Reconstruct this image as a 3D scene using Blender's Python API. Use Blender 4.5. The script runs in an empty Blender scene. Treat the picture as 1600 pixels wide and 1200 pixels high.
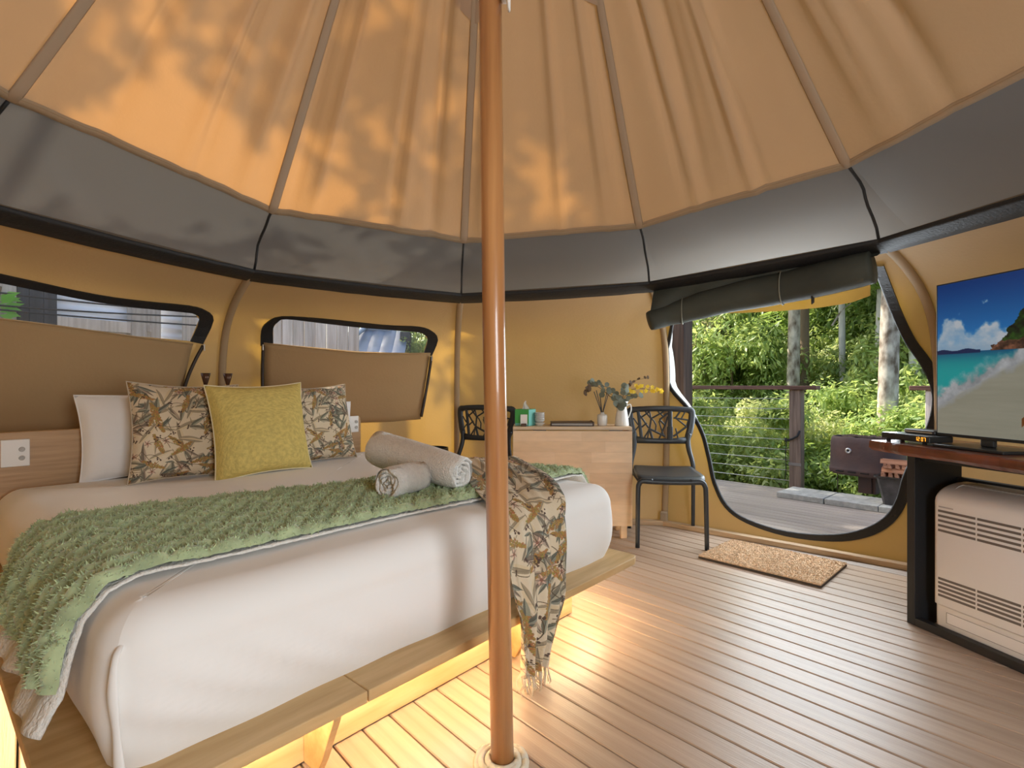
import bpy, math, random
import numpy as np
from mathutils import Vector, Matrix, noise
from mathutils.geometry import delaunay_2d_cdt
random.seed(7)
S = bpy.context.scene
COL = S.collection
D = bpy.data
PI = math.pi

# ------------------------------------------------------------------ camera, sky, sun, exposure
F = 832.0; EYE = 1.05; CX = 800.0; CY = 602.0
cam = D.objects.new('camera', D.cameras.new('camera')); COL.objects.link(cam)
cam.location = (0, 0, EYE); cam.rotation_euler = (PI/2, 0, 0)
cam.data.sensor_width = 36; cam.data.lens = 36*F/1600; cam.data.shift_y = 2/1600
cam.data.clip_start = 0.02; cam.data.clip_end = 300
S.camera = cam
S.view_settings.view_transform = 'Standard'; S.view_settings.look = 'None'
S.view_settings.gamma = 1; S.view_settings.use_curve_mapping = False
S.view_settings.exposure = 0.1
S.cycles.max_bounces = 10; S.cycles.diffuse_bounces = 6; S.cycles.glossy_bounces = 3
S.cycles.transmission_bounces = 8; S.cycles.transparent_max_bounces = 12
S.cycles.sample_clamp_indirect = 6.0; S.cycles.caustics_reflective = False; S.cycles.caustics_refractive = False
SUN_AZ, SUN_EL = math.radians(-48), math.radians(44)
W = D.worlds.new('sky'); S.world = W; W.use_nodes = True
nt = W.node_tree; bg = nt.nodes['Background']
sk = nt.nodes.new('ShaderNodeTexSky'); sk.sky_type = 'NISHITA'; sk.sun_disc = False
sk.sun_elevation = SUN_EL; sk.sun_rotation = SUN_AZ; sk.dust_density = 2.5; sk.ozone_density = 0.7
nt.links.new(sk.outputs[0], bg.inputs[0]); bg.inputs[1].default_value = 0.42
sun = D.objects.new('sun', D.lights.new('sun', 'SUN')); COL.objects.link(sun)
sun.data.energy = 9.0; sun.data.angle = math.radians(0.5); sun.data.color = (1, .93, .80)
sdir = Vector((math.sin(SUN_AZ)*math.cos(SUN_EL), math.cos(SUN_AZ)*math.cos(SUN_EL), math.sin(SUN_EL)))
sun.rotation_euler = sdir.to_track_quat('Z', 'Y').to_euler(); sun.location = sdir*20
def area(name, loc, to, sx, sy, power, color):
    l = D.lights.new(name, 'AREA'); l.shape = 'RECTANGLE'; l.size = sx; l.size_y = sy; l.energy = power; l.color = color
    o = D.objects.new(name, l); COL.objects.link(o); o.location = loc
    o.rotation_euler = (Vector(loc)-Vector(to)).to_track_quat('Z', 'Y').to_euler(); return o
# added soft lamp behind the camera, read off the pole's shadow; rear doorway assumed
area('rear_fill_light', (1.17, -0.80, 1.15), (-0.3, 2.2, 0.75), 0.85, 1.3, 50, (.92, .96, 1))
# daylight falling in through the front doorway
area('front_door_daylight', (2.02, 3.70, 1.15), (-0.7, 2.1, 0.45), 1.1, 1.1, 40, (.84, .93, 1))

# ------------------------------------------------------------------ helpers
def ray(px, py): return Vector(((px-CX)/F, 1.0, -(py-CY)/F))
def at_y(px, py, Y): r = ray(px, py); return Vector((r.x*Y, Y, EYE+r.z*Y))
def at_z(px, py, z): r = ray(px, py); k = (z-EYE)/r.z; return Vector((r.x*k, k, z))

def N_(t, typ, **kw):
    n = t.nodes.new(typ)
    for k, v in kw.items(): setattr(n, k, v)
    return n
def mat(name, col, rough=.65, metal=0, var=None, bump=None, transl=0, tcol=None, emit=None, col2=None, spec=.5,
        coat=0, sheen=0, rnd=0, transp=0):
    """var=(scale, amount, stretch) mottles the colour; bump=(scale, strength, stretch)."""
    m = D.materials.new(name); m.use_nodes = True; t = m.node_tree; p = t.nodes['Principled BSDF']
    out = t.nodes['Material Output']; L = t.links.new
    c4 = (*col, 1)
    p.inputs['Base Color'].default_value = c4; p.inputs['Roughness'].default_value = rough
    p.inputs['Metallic'].default_value = metal; p.inputs['Specular IOR Level'].default_value = spec
    p.inputs['Coat Weight'].default_value = coat; p.inputs['Sheen Weight'].default_value = sheen
    tc = N_(t, 'ShaderNodeTexCoord'); src = None
    def noisy(scale, stretch, detail=4):
        mp = N_(t, 'ShaderNodeMapping'); mp.inputs['Scale'].default_value = stretch
        L(tc.outputs['Object'], mp.inputs['Vector'])
        n = N_(t, 'ShaderNodeTexNoise'); n.inputs['Scale'].default_value = scale; n.inputs['Detail'].default_value = detail
        L(mp.outputs[0], n.inputs['Vector']); return n
    if var:
        n = noisy(var[0], var[2] if len(var) > 2 else (1, 1, 1), 5)
        r = N_(t, 'ShaderNodeValToRGB'); a = var[1]
        lo = col2 if col2 else tuple(max(0, c*(1-a)) for c in col); hi = col if col2 else tuple(min(1, c*(1+a)) for c in col)
        r.color_ramp.elements[0].position = .33; r.color_ramp.elements[0].color = (*lo, 1)
        r.color_ramp.elements[1].position = .67; r.color_ramp.elements[1].color = (*hi, 1)
        L(n.outputs['Fac'], r.inputs[0]); src = r.outputs[0]
    if rnd:
        oi = N_(t, 'ShaderNodeObjectInfo'); h = N_(t, 'ShaderNodeHueSaturation')
        mr = N_(t, 'ShaderNodeMapRange'); mr.inputs[3].default_value = 1-rnd; mr.inputs[4].default_value = 1+rnd
        L(oi.outputs['Random'], mr.inputs[0]); L(mr.outputs[0], h.inputs['Value'])
        if src: L(src, h.inputs['Color'])
        else: h.inputs['Color'].default_value = c4
        src = h.outputs[0]
    if src: L(src, p.inputs['Base Color'])
    nrm = None
    if bump:
        n = noisy(bump[0], bump[2] if len(bump) > 2 else (1, 1, 1), 6)
        b = N_(t, 'ShaderNodeBump'); b.inputs['Strength'].default_value = bump[1]; b.inputs['Distance'].default_value = .01
        L(n.outputs['Fac'], b.inputs['Height']); L(b.outputs[0], p.inputs['Normal']); nrm = b.outputs[0]
    sh = p.outputs[0]
    if transl:
        tr = N_(t, 'ShaderNodeBsdfTranslucent'); tr.inputs[0].default_value = (*(tcol or col), 1)
        if nrm: L(nrm, tr.inputs['Normal'])
        mx = N_(t, 'ShaderNodeMixShader'); mx.inputs[0].default_value = transl
        L(sh, mx.inputs[1]); L(tr.outputs[0], mx.inputs[2]); sh = mx.outputs[0]
    if transp:
        tr = N_(t, 'ShaderNodeBsdfTransparent'); mx = N_(t, 'ShaderNodeMixShader'); mx.inputs[0].default_value = transp
        L(sh, mx.inputs[1]); L(tr.outputs[0], mx.inputs[2]); sh = mx.outputs[0]
    if emit:
        p.inputs['Emission Color'].default_value = (*emit[0], 1); p.inputs['Emission Strength'].default_value = emit[1]
    L(sh, out.inputs['Surface']); return m

def wood(name, a, b, stretch=(1.2, 14, 14), rough=.5, bump=.15, coat=0, rnd=0, scale=3):
    return mat(name, b, rough, var=(scale, .2, stretch), col2=a, bump=(scale*3, bump, stretch), coat=coat, rnd=rnd)

def img_mat(name, arr, rough=.8, emit=0, bump=None):
    h, w, _ = arr.shape
    im = D.images.new(name, w, h); px = np.ones((h, w, 4), np.float32); px[..., :3] = np.clip(arr, 0, 1)[::-1]
    im.pixels.foreach_set(px.ravel()); im.update(); im.pack()
    m = mat(name, (.8, .8, .8), rough, bump=bump); t = m.node_tree; p = t.nodes['Principled BSDF']
    ti = N_(t, 'ShaderNodeTexImage'); ti.image = im
    if emit:
        p.inputs['Base Color'].default_value = (.01, .01, .01, 1)
        t.links.new(ti.outputs[0], p.inputs['Emission Color']); p.inputs['Emission Strength'].default_value = emit
    else: t.links.new(ti.outputs[0], p.inputs['Base Color'])
    return m

class MB:
    """collects vertices and faces of one mesh"""
    def __init__(s): s.v = []; s.f = []; s.uv = {}
    def add(s, vs, fs, M=None):
        o = len(s.v); s.v += [tuple(M @ Vector(p)) if M else tuple(p) for p in vs]
        s.f += [tuple(i+o for i in f) for f in fs]; return s
    def box(s, x0, x1, y0, y1, z0, z1, M=None, c=0.0):
        if c <= 0:
            vs = [(x, y, z) for x in (x0, x1) for y in (y0, y1) for z in (z0, z1)]
            return s.add(vs, [(0,1,3,2),(4,6,7,5),(0,4,5,1),(2,3,7,6),(0,2,6,4),(1,5,7,3)], M)
        loops = []
        for z, i in ((z0, c), (z0+c, 0), (z1-c, 0), (z1, c)):
            a, b, e, g = x0+i, x1-i, y0+i, y1-i; k = c if i == 0 else 0
            k = c
            loops.append([(a+k,e,z),(b-k,e,z),(b,e+k,z),(b,g-k,z),(b-k,g,z),(a+k,g,z),(a,g-k,z),(a,e+k,z)])
        return s.loft(loops, M, cap=True)
    def loft(s, loops, M=None, cap=False, closed=True):
        n = len(loops[0]); vs = [p for l in loops for p in l]; fs = []
        for i in range(len(loops)-1):
            for j in range(n if closed else n-1):
                k = (j+1) % n; fs.append((i*n+j, i*n+k, (i+1)*n+k, (i+1)*n+j))
        if cap: fs += [tuple(range(n))[::-1], tuple((len(loops)-1)*n+j for j in range(n))]
        return s.add(vs, fs, M)
    def tube(s, path, r, n=8, M=None, cap=True, flat=1.0, up=None):
        P = [Vector(p) for p in path]; rs = r if isinstance(r, (list, tuple)) else [r]*len(P); loops = []; u = None
        for i, p in enumerate(P):
            d = (P[min(i+1, len(P)-1)]-P[max(i-1, 0)]).normalized()
            if u is None:
                u = Vector(up) if up else (Vector((0, 0, 1)) if abs(d.z) < .9 else Vector((1, 0, 0)))
            u = (u-d*u.dot(d)).normalized(); w = d.cross(u)
            loops.append([p+u*(rs[i]*math.cos(2*PI*j/n)*flat)+w*(rs[i]*math.sin(2*PI*j/n)) for j in range(n)])
        return s.loft(loops, M, cap)
    def lathe(s, prof, n=24, M=None, cap=False, sq=1.0):
        loops = [[(r*math.cos(2*PI*j/n), r*math.sin(2*PI*j/n)*sq, z) for j in range(n)] for r, z in prof]
        return s.loft(loops, M, cap)
    def grid(s, fn, nu, nv, uv=False, M=None, closed=False):
        o = len(s.v); vs = []; fs = []
        for i in range(nu+1):
            for j in range(nv+1): vs.append(fn(i/nu, j/nv))
        w = nv+1
        for i in range(nu):
            for j in range(nv):
                fs.append((i*w+j, (i+1)*w+j, (i+1)*w+j+1, i*w+j+1))
        if uv:
            for i in range(nu+1):
                for j in range(nv+1): s.uv[o+i*w+j] = (i/nu, j/nv)
        return s.add(vs, fs, M)
    def prism(s, poly, z0, z1, M=None):
        n = len(poly)
        return s.add([(x, y, z0) for x, y in poly]+[(x, y, z1) for x, y in poly],
                     [tuple(range(n))[::-1], tuple(range(n, 2*n))]+[(i, (i+1) % n, n+(i+1) % n, n+i) for i in range(n)], M)

def mesh_of(name, b, m, smooth=False):
    me = D.meshes.new(name); me.from_pydata([tuple(v) for v in b.v], [], b.f)
    if b.uv:
        l = me.uv_layers.new(name='UVMap')
        for lp in me.loops: l.data[lp.index].uv = b.uv.get(lp.vertex_index, (0, 0))
    for x in (m if isinstance(m, (list, tuple)) else [m]): me.materials.append(x)
    me.validate()
    if smooth: me.polygons.foreach_set('use_smooth', [True]*len(me.polygons))
    me.update(); return me
def tag(o, label=None, cat=None, group=None, kind=None):
    if label: o['label'] = label
    if cat: o['category'] = cat
    if group: o['group'] = group
    if kind: o['kind'] = kind
    return o
def thing(name, label=None, cat=None, loc=(0, 0, 0), rz=0, group=None, kind=None):
    o = D.objects.new(name, None); COL.objects.link(o); o.location = loc; o.rotation_euler = (0, 0, rz)
    o.empty_display_size = .1
    return tag(o, label, cat, group, kind)
def ob(name, b, m, parent=None, smooth=False, bevel=0, sub=0, label=None, kind=None, world=False, seg=2, solid=0, loc=None, rot=None, auto=None):
    if world and parent is not None:
        pm = Matrix.Translation(parent.location) @ parent.rotation_euler.to_matrix().to_4x4()
        if parent.parent:
            q = parent.parent; pm = Matrix.Translation(q.location) @ q.rotation_euler.to_matrix().to_4x4() @ pm
        inv = pm.inverted(); b.v = [tuple(inv @ Vector(v)) for v in b.v]
    me = b if isinstance(b, bpy.types.Mesh) else mesh_of(name, b, m, smooth)
    o = D.objects.new(name, me); COL.objects.link(o)
    if parent is not None: o.parent = parent
    if loc is not None: o.location = loc
    if rot is not None: o.rotation_euler = rot
    if solid:
        x = o.modifiers.new('thick', 'SOLIDIFY'); x.thickness = solid; x.offset = 0
    if bevel:
        x = o.modifiers.new('bevel', 'BEVEL'); x.width = bevel; x.segments = seg; x.limit_method = 'ANGLE'; x.angle_limit = math.radians(40)
        x.harden_normals = False
    if sub:
        x = o.modifiers.new('sub', 'SUBSURF'); x.levels = sub; x.render_levels = sub
    return tag(o, label, None, None, kind)
def dup(root, loc=None, rz=None, label=None, group=None):
    r = root.copy(); COL.objects.link(r)
    if loc is not None: r.location = loc
    if rz is not None: r.rotation_euler = (0, 0, rz)
    if label: r['label'] = label
    if group: r['group'] = group
    for ch in list(root.children):
        c = ch.copy(); COL.objects.link(c); c.parent = r
        for g in ch.children:
            d = g.copy(); COL.objects.link(d); d.parent = c
    return r
def Mt(x=0, y=0, z=0, rz=0, rx=0, ry=0):
    return Matrix.Translation((x, y, z)) @ Matrix.Rotation(rz, 4, 'Z') @ Matrix.Rotation(ry, 4, 'Y') @ Matrix.Rotation(rx, 4, 'X')
def lerp(a, b, t): return a+(b-a)*t
def interp(tab, x):
    """piecewise linear through (x, y...) rows"""
    if x <= tab[0][0]: return tab[0][1:]
    for p, q in zip(tab, tab[1:]):
        if x <= q[0]:
            k = (x-p[0])/(q[0]-p[0]+1e-9); return tuple(lerp(a, b, k) for a, b in zip(p[1:], q[1:]))
    return tab[-1][1:]
def crom(pts, x):
    """Catmull-Rom through pts, x in 0..1"""
    n = len(pts)-1; f = min(max(x, 0), 1)*n; i = min(int(f), n-1); t = f-i
    p0, p1, p2, p3 = pts[max(i-1, 0)], pts[i], pts[i+1], pts[min(i+2, n)]
    return tuple(.5*((2*b)+(-a+c)*t+(2*a-5*b+4*c-d)*t*t+(-a+3*b-3*c+d)*t**3) for a, b, c, d in zip(p0, p1, p2, p3))
def smooth_path(pts, n): return [Vector(crom([tuple(p) for p in pts], i/n)) for i in range(n+1)]
def inside(p, poly):
    x, y = p; c = False; n = len(poly)
    for i in range(n):
        x1, y1 = poly[i]; x2, y2 = poly[i-1]
        if (y1 > y) != (y2 > y) and x < (x2-x1)*(y-y1)/(y2-y1+1e-12)+x1: c = not c
    return c

# ------------------------------------------------------------------ materials
CANVAS = mat('tent_canvas', (.46, .32, .18), .8, var=(1.3, .07), bump=(60, .12), transl=.17, tcol=(.92, .50, .07))
ROOFC = mat('roof_canvas', (.46, .345, .24), .8, var=(.9, .05), bump=(55, .10), transl=.115, tcol=(1, .43, .09))
FLYC = mat('fly_canvas', (.66, .62, .56), .8, transl=.06, tcol=(.85, .78, .68))
HEMC = mat('hem_canvas', (.42, .31, .20), .8, bump=(70, .2), transl=.15)
TAPE = mat('seam_tape_fabric', (.44, .335, .235), .8, transl=.05, tcol=(1, .45, .12))
SLEEVE = mat('pole_sleeve_canvas', (.36, .25, .14), .85)
BLACKWEB = mat('black_webbing', (.012, .012, .013), .6, bump=(80, .3))
ZIPM = mat('brown_black_zip', (.03, .018, .012), .5)
METAL = mat('steel', (.6, .6, .6), .3, 1)
DARKGREEN = mat('dark_olive_door_fabric', (.050, .056, .045), .75, var=(3, .25), bump=(20, .25))
WHITE = mat('white_plastic', (.82, .81, .78), .35)
BLACKP = mat('black_plastic', (.018, .02, .022), .35)
SHEET = mat('white_sheet', (.83, .81, .77), .85, bump=(5, .25), sheen=.2)
PILLOW = mat('white_pillowcase', (.84, .83, .82), .85, bump=(6, .35))
PLY = wood('plywood', (.48, .31, .13), (.62, .43, .21), (1, 9, 9), .5, .06)
PLYEDGE = wood('plywood_edge', (.34, .21, .10), (.62, .46, .27), (1, 1, 60), .6, .1)
OAK = wood('oak_veneer', (.40, .235, .10), (.50, .31, .145), (1, 1, 22), .45, .08)
for k_, c_ in enumerate(((.74, .55, .35), (.68, .49, .30), (.71, .52, .33), (.64, .45, .27))): mat('birch%d' % k_, c_, .45, var=(3, .07, (2.2, 1, 9)), bump=(9, .05, (2, 2, 20)))
BIRCH = mat('birch_block_board', (.70, .51, .32), .45, var=(2.2, .10, (2.2, 1, 9)), bump=(9, .05, (2, 2, 20)))
POLE = wood('varnished_pine', (.37, .155, .055), (.56, .28, .105), (12, 12, .5), .28, .05, coat=.35, scale=2.4)
BOARD = mat('composite_deck', (.47, .355, .265), .38, var=(2.5, .2, (.6, 12, 4)), col2=(.37, .265, .19), bump=(14, .12, (.6, 14, 4)), rnd=.10)
DECKM = mat('weathered_deck', (.40, .34, .29), .6, var=(2.5, .2, (.6, 12, 4)), col2=(.30, .25, .21), bump=(14, .12, (.6, 14, 4)), rnd=.10)
DARK = mat('dark_void', (.01, .008, .006), .9)
REDWOOD = wood('oiled_red_hardwood', (.085, .018, .008), (.21, .055, .024), (1.5, 1, 16), .3, .12, coat=.4)
BLACKFRAME = mat('black_painted_frame', (.010, .011, .013), .55, bump=(30, .06))
HEATER = mat('cream_enamel', (.86, .825, .79), .4)
SLOT = mat('slot_shadow_grey', (.16, .13, .11), .7)
COIR = mat('coir', (.64, .45, .28), .95, var=(70, .3), bump=(150, .6))
CHAIRM = mat('black_moulded_plastic', (.020, .023, .026), .42, bump=(120, .05))
TOWEL = mat('white_terry', (.80, .77, .71), .95, var=(60, .05), bump=(160, .9), sheen=.3)
YELLOW = mat('mustard_linen', (.55, .42, .12), .9, var=(45, .16, (1, 6, 1)), bump=(120, .35))
GREEN = mat('sage_green_plush', (.40, .48, .27), .95, var=(14, .22), sheen=.5)
SHERPA = mat('white_sherpa', (.80, .77, .70), .95, bump=(90, 1.0), sheen=.4)
LED = mat('warm_led', (1, .8, .5), .5, emit=((1, .80, .50), 60))
CERAMIC = mat('white_ceramic', (.75, .73, .68), .3)
TIMBER = wood('dark_timber', (.045, .025, .016), (.11, .065, .042), (12, 12, .8), .7, .3)
POSTM = wood('weathered_post', (.13, .085, .06), (.27, .19, .14), (14, 14, .8), .75, .3)
RAILM = wood('red_brown_rail', (.085, .035, .022), (.20, .095, .06), (1, 16, 16), .6, .2)
GREYWOOD = wood('grey_fence_board', (.50, .41, .33), (.74, .65, .56), (12, 12, .7), .8, .3, rnd=.18)
WIRE = mat('steel_wire', (.62, .62, .60), .35, .6)
PAVER = mat('concrete_paver', (.40, .40, .37), .9, var=(20, .2), bump=(60, .4))
RUST = mat('rusty_steel', (.105, .055, .045), .65, .15, var=(5, .4), col2=(.07, .045, .045), bump=(25, .2))
WOODLOG = wood('split_firewood', (.30, .13, .07), (.48, .25, .15), (1, 14, 14), .85, .5, rnd=.25)
CORR = mat('corrugated_steel', (.88, .90, .93), .5, .0, var=(2, .15))

# ------------------------------------------------------------------ the tent shell
TC = Vector((-0.03, 1.47, 0))                                    # foot of the centre pole
ANG = [-74.6, -42, -8.3, 24.8, 57.5, 97, 136, 168, 200, 228, 256.7]
BH = [1.795, 1.726, 1.68, 1.726, 1.78, 1.80, 1.80, 1.80, 1.80, 1.80, 1.80]   # height of the black band
HH = [2.11, 1.988, 1.953, 1.998, 2.075, 2.11, 2.11, 2.11, 2.11, 2.11, 2.11]  # height of the roof hem
NN = len(ANG)
PROF = [(2.84, 0), (2.90, .28), (2.945, .58), (2.95, .88), (2.93, 1.14), (2.86, 1.37), (2.71, 1.53), (2.48, 1.645), (2.2, 1.73)]
def polar(i, r, h): a = math.radians(ANG[i % NN]); return TC+Vector((math.sin(a)*r, math.cos(a)*r, h))
def node(i, v):
    r, h = crom(PROF, v); return polar(i, r, h*BH[i % NN]/1.73)
def wall_pt(i, t, v, off=0.0):
    p = node(i, v).lerp(node(i+1, v), t)
    if off:
        q = node(i, v); a = node(i+1, v)-q; e = 0.004
        b = node(i, min(v+e, 1)).lerp(node(i+1, min(v+e, 1)), t)-node(i, max(v-e, 0)).lerp(node(i+1, max(v-e, 0)), t)
        n = a.cross(b).normalized()
        c = TC+Vector((0, 0, 1.0))-p
        if n.dot(c) < 0: n = -n
        p = p+n*off
    return p
def on_wall(i, px, py):
    """surface coordinates (t, v) of the wall point seen along a sight line"""
    t, v = .5, .6
    def res(t, v):
        p = wall_pt(i, t, v); return (p.x/p.y-(px-CX)/F, (p.z-EYE)/p.y+(py-CY)/F)
    for _ in range(40):
        a = res(t, v); e = 1e-4; bt = res(t+e, v); bv = res(t, v+e if v < .99 else v-e); s = 1 if v < .99 else -1
        j11, j21 = (bt[0]-a[0])/e, (bt[1]-a[1])/e; j12, j22 = s*(bv[0]-a[0])/e, s*(bv[1]-a[1])/e
        det = j11*j22-j12*j21
        if abs(det) < 1e-9: break
        dt = (-a[0]*j22+a[1]*j12)/det; dv = (-a[1]*j11+a[0]*j21)/det
        t += max(-.15, min(.15, dt)); v += max(-.1, min(.1, dv)); v = min(max(v, 0), 1)
        if abs(dt)+abs(dv) < 1e-6: break
    return t, v
def dense(pts, n=4, closed=False):
    out = []; m = len(pts)
    for k in range(m if closed else m-1):
        a, b = pts[k], pts[(k+1) % m]
        for q in range(n): out.append((lerp(a[0], b[0], q/n), lerp(a[1], b[1], q/n)))
    if not closed: out.append(pts[-1])
    return out
def round_px(pts, n=4, closed=False):
    """smooth curve through sight points"""
    m = len(pts); out = []
    for k in range(m if closed else m-1):
        g = (lambda q: pts[q % m]) if closed else (lambda q: pts[min(max(q, 0), m-1)])
        quad = [g(k-1), g(k), g(k+1), g(k+2)]
        for q in range(n): out.append(crom(quad, (1+q/n)/3))
    if not closed: out.append(pts[-1])
    return out
SX, SY = 1.6, 2.3
def wall_mesh(i, holes, nu=22, nv=30, wr=.010):
    pts = []; edges = []
    def addloop(l):
        o = len(pts); pts.extend(l); edges.extend((o+k, o+(k+1) % len(l)) for k in range(len(l)))
    bd = [(u/nu*SX, 0) for u in range(nu)]+[(SX, k/nv*SY) for k in range(nv)]+[(SX-u/nu*SX, SY) for u in range(nu)]+[(0, SY-k/nv*SY) for k in range(nv)]
    addloop(bd); hs = []
    for h in holes:
        l = [(t*SX, v*SY) for t, v in h]; hs.append(l); addloop(l)
    for a in range(1, nu):
        for b in range(1, nv):
            p = (a/nu*SX, b/nv*SY)
            if not any(inside(p, h) for h in hs): pts.append(p)
    vs, _, fs, *_ = delaunay_2d_cdt([Vector(p) for p in pts], edges, [], 0, 1e-5)
    B = MB()
    for p in vs:
        t, v = p.x/SX, p.y/SY; q = wall_pt(i, t, v, 1e-5); c = wall_pt(i, t, v, .01)-wall_pt(i, t, v, 1e-5)
        k = min(1, 8*min(t, 1-t))*min(1, 8*min(v, 1-v))
        w = noise.noise(Vector((t*3.1+i*7, v*7, 1)))*.8+noise.noise(Vector((t*9, v*26+i*3, 4)))*.35
        q = q+c.normalized()*(wr*k*w)
        B.v.append(tuple(q))
    for f in fs:
        cx = sum(vs[k].x for k in f)/3; cy = sum(vs[k].y for k in f)/3
        if not any(inside((cx, cy), h) for h in hs): B.f.append(tuple(f))
    return B
def strip_on(i, A, Bp, off, thick_edge=True):
    """ribbon on the wall between two equal lists of (t, v)"""
    b = MB(); n = len(A)
    L1 = [wall_pt(i, *p, off=off) for p in A]; L2 = [wall_pt(i, *p, off=off) for p in Bp]
    L0 = [wall_pt(i, *p, off=.0005) for p in A]; L3 = [wall_pt(i, *p, off=.0005) for p in Bp]
    b.loft([L0, L1, L2, L3], closed=False); return b

WN = {0: 'wall_left', 1: 'wall_back_left', 2: 'wall_back', 3: 'wall_right_door', 4: 'wall_right', 5: 'wall_near_right', 6: 'wall_rear_opening', 7: 'wall_rear', 8: 'wall_rear_left', 9: 'wall_near_left', 10: 'wall_far_left'}
# openings as seen from the camera (sight points on the canvas)
win2_in = [(427,537),(427,512),(434,502),(447,497),(500,503),(560,510),(610,514),(648,517),(662,521),(668,530),(662,552),(610,551),(556,549),(494,543)]
win2_out = [(407,540),(408,516),(417,503),(440,494),(500,497),(560,503),(610,508),(655,510),(675,517),(684,530),(674,556)]
win1_in = [(-150,478),(-150,414),(-80,425),(0,440),(60,452),(150,470),(225,480),(285,486),(303,489),(311,499),(297,533),(200,524),(88,508),(0,498)]
win1_out = [(-175,474),(-170,396),(-80,408),(0,427),(60,440),(150,459),(225,470),(295,477),(322,485),(333,499),(316,537)]
door_in = [(1052,500),(1046,535),(1037,572),(1049,606),(1078,640),(1098,675),(1109,715),(1118,755),(1136,790),(1168,813),(1230,832),(1300,837),(1350,828),(1385,808),(1403,780),(1413,745),(1433,702),(1451,665),(1459,632),(1456,602),(1440,568),(1417,535),(1398,495),(1381,452),(1366,413),(1300,432),(1200,452),(1100,474)]
H2 = [on_wall(1, *p) for p in win2_in]
H1 = [on_wall(0, *p) for p in win1_in]
DI = [on_wall(3, *p) for p in round_px(door_in[:25], 4)]; DT = [on_wall(3, *p) for p in door_in[25:]]
DI = [(min(max(t, .012), .985), min(v, .965)) for t, v in DI]; DT = [(t, min(v, .965)) for t, v in DT]
H3 = DI+DT
RD = [(.12+.76*(.5+.5*math.cos(a)*(1 if abs(math.cos(a)) < .9 else 1)), .48+.40*math.sin(a)) for a in [2*PI*k/28 for k in range(28)]]  # unseen rear opening, put in to let the soft light enter
for i in range(NN):
    holes = {0: [H1], 1: [H2], 3: [H3], 6: [RD]}.get(i, [])
    w = thing(WN[i], kind='structure')
    ob('canvas', wall_mesh(i, holes), CANVAS, w, smooth=True)
    # sleeve over the bent wall pole at this node
    pth = [polar(i, crom(PROF, v/24*.97)[0]-.018, crom(PROF, v/24*.97)[1]*BH[i]/1.73) for v in range(25)]
    a = math.radians(ANG[i]); ob('pole_sleeve', MB().tube(pth, .024, 10, flat=.6, up=(math.sin(a), math.cos(a), 0)), SLEEVE, w, smooth=True)
    if i in (1, 2, 3, 4):
        pf = polar(i, 2.80, 0); ob('sleeve_foot', MB().box(-.028, .028, -.02, .02, 0.0, .10, Mt(pf.x, pf.y, 0, -a)), HEMC, w, bevel=.01)

# black band round the shoulder of the wall
trim = thing('trim_1', kind='structure')
for i in range(NN):
    b = MB(); rows = []
    for v, o in ((1.0, .0), (1.0, .016), (.99, .020), (.96, .021), (.938, .018), (.934, .001)):
        row = []
        for k in range(13):
            t = k/12; p = wall_pt(i, t, v, max(o, 1e-4)); p.z += -.010*math.sin(PI*t)*(1 if i in (0, 1, 2) else .5)+.003*noise.noise(p*9)
            row.append(p)
        rows.append(row)
    b.loft(rows, closed=False); ob('black_band', b, BLACKWEB, trim, smooth=True)

# windows: black border, clear strip, zip-down flap
PANE = mat('clear_window_film', (.9, .95, 1), .08, transp=.90)
def poly_fill(i, poly, off):
    vs, _, fs, *_ = delaunay_2d_cdt([Vector((t*SX, v*SY)) for t, v in poly], [(k, (k+1) % len(poly)) for k in range(len(poly))], [], 1, 1e-6)
    b = MB(); b.v = [tuple(wall_pt(i, p.x/SX, p.y/SY, off)) for p in vs]; b.f = [tuple(f) for f in fs]; return b
FLAPC = mat('flap_canvas', (.44, .29, .14), .8, var=(1.2, .07), bump=(60, .12), transl=.10, tcol=(.9, .48, .06))
def window(name, i, inn, out, flap_top, flap_bot, zips):
    w = thing(name, kind='structure')
    k = len(out)
    A = [on_wall(i, *p) for p in round_px(out, 3)]; Bq = [on_wall(i, *p) for p in round_px(inn[:k], 3)]
    ob('black_border', strip_on(i, A, Bq, .012), BLACKWEB, w, smooth=False)
    ob('pane', poly_fill(i, [on_wall(i, *p) for p in inn], -.004), PANE, w)
    ft = [on_wall(i, *p) for p in flap_top]; fb = [on_wall(i, *p) for p in flap_bot]
    def fl(u, v):
        a = interp([(q/(len(ft)-1), *p) for q, p in enumerate(ft)], u); c = interp([(q/(len(fb)-1), *p) for q, p in enumerate(fb)], u)
        bulge = .004+.008*(1-v)+.016*math.sin(PI*u)*math.sin(PI*v)+.004*noise.noise(Vector((u*4, v*5, i)))
        return tuple(wall_pt(i, lerp(a[0], c[0], v), lerp(a[1], c[1], v), bulge))
    ob('flap', MB().grid(fl, 24, 14), FLAPC, w, smooth=True, solid=.003)
    ob('flap_hem', MB().tube([Vector(fl(u/24, 0)) for u in range(25)], .005, 6), FLAPC, w, smooth=True)
    for z in zips:
        zz = [on_wall(i, *p) for p in round_px(z, 4)]
        zp = ob('zip', MB().tube([wall_pt(i, *p, off=.024) for p in zz], .011, 8), ZIPM, w, smooth=True)
        h = wall_pt(i, *zz[0], off=.036)
        ob('zip_pull', MB().box(-.004, .004, -.004, .004, -.03, .012, Mt(*h)), METAL, zp, bevel=.002)
window('window_1', 0, win1_in, win1_out, [(-150,479),(0,497),(88,508),(200,524),(300,537)], [(-150,700),(0,688),(88,680),(200,672),(275,668)],
       [[(315,538),(303,560),(290,590),(280,625),(272,660)]])
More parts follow.
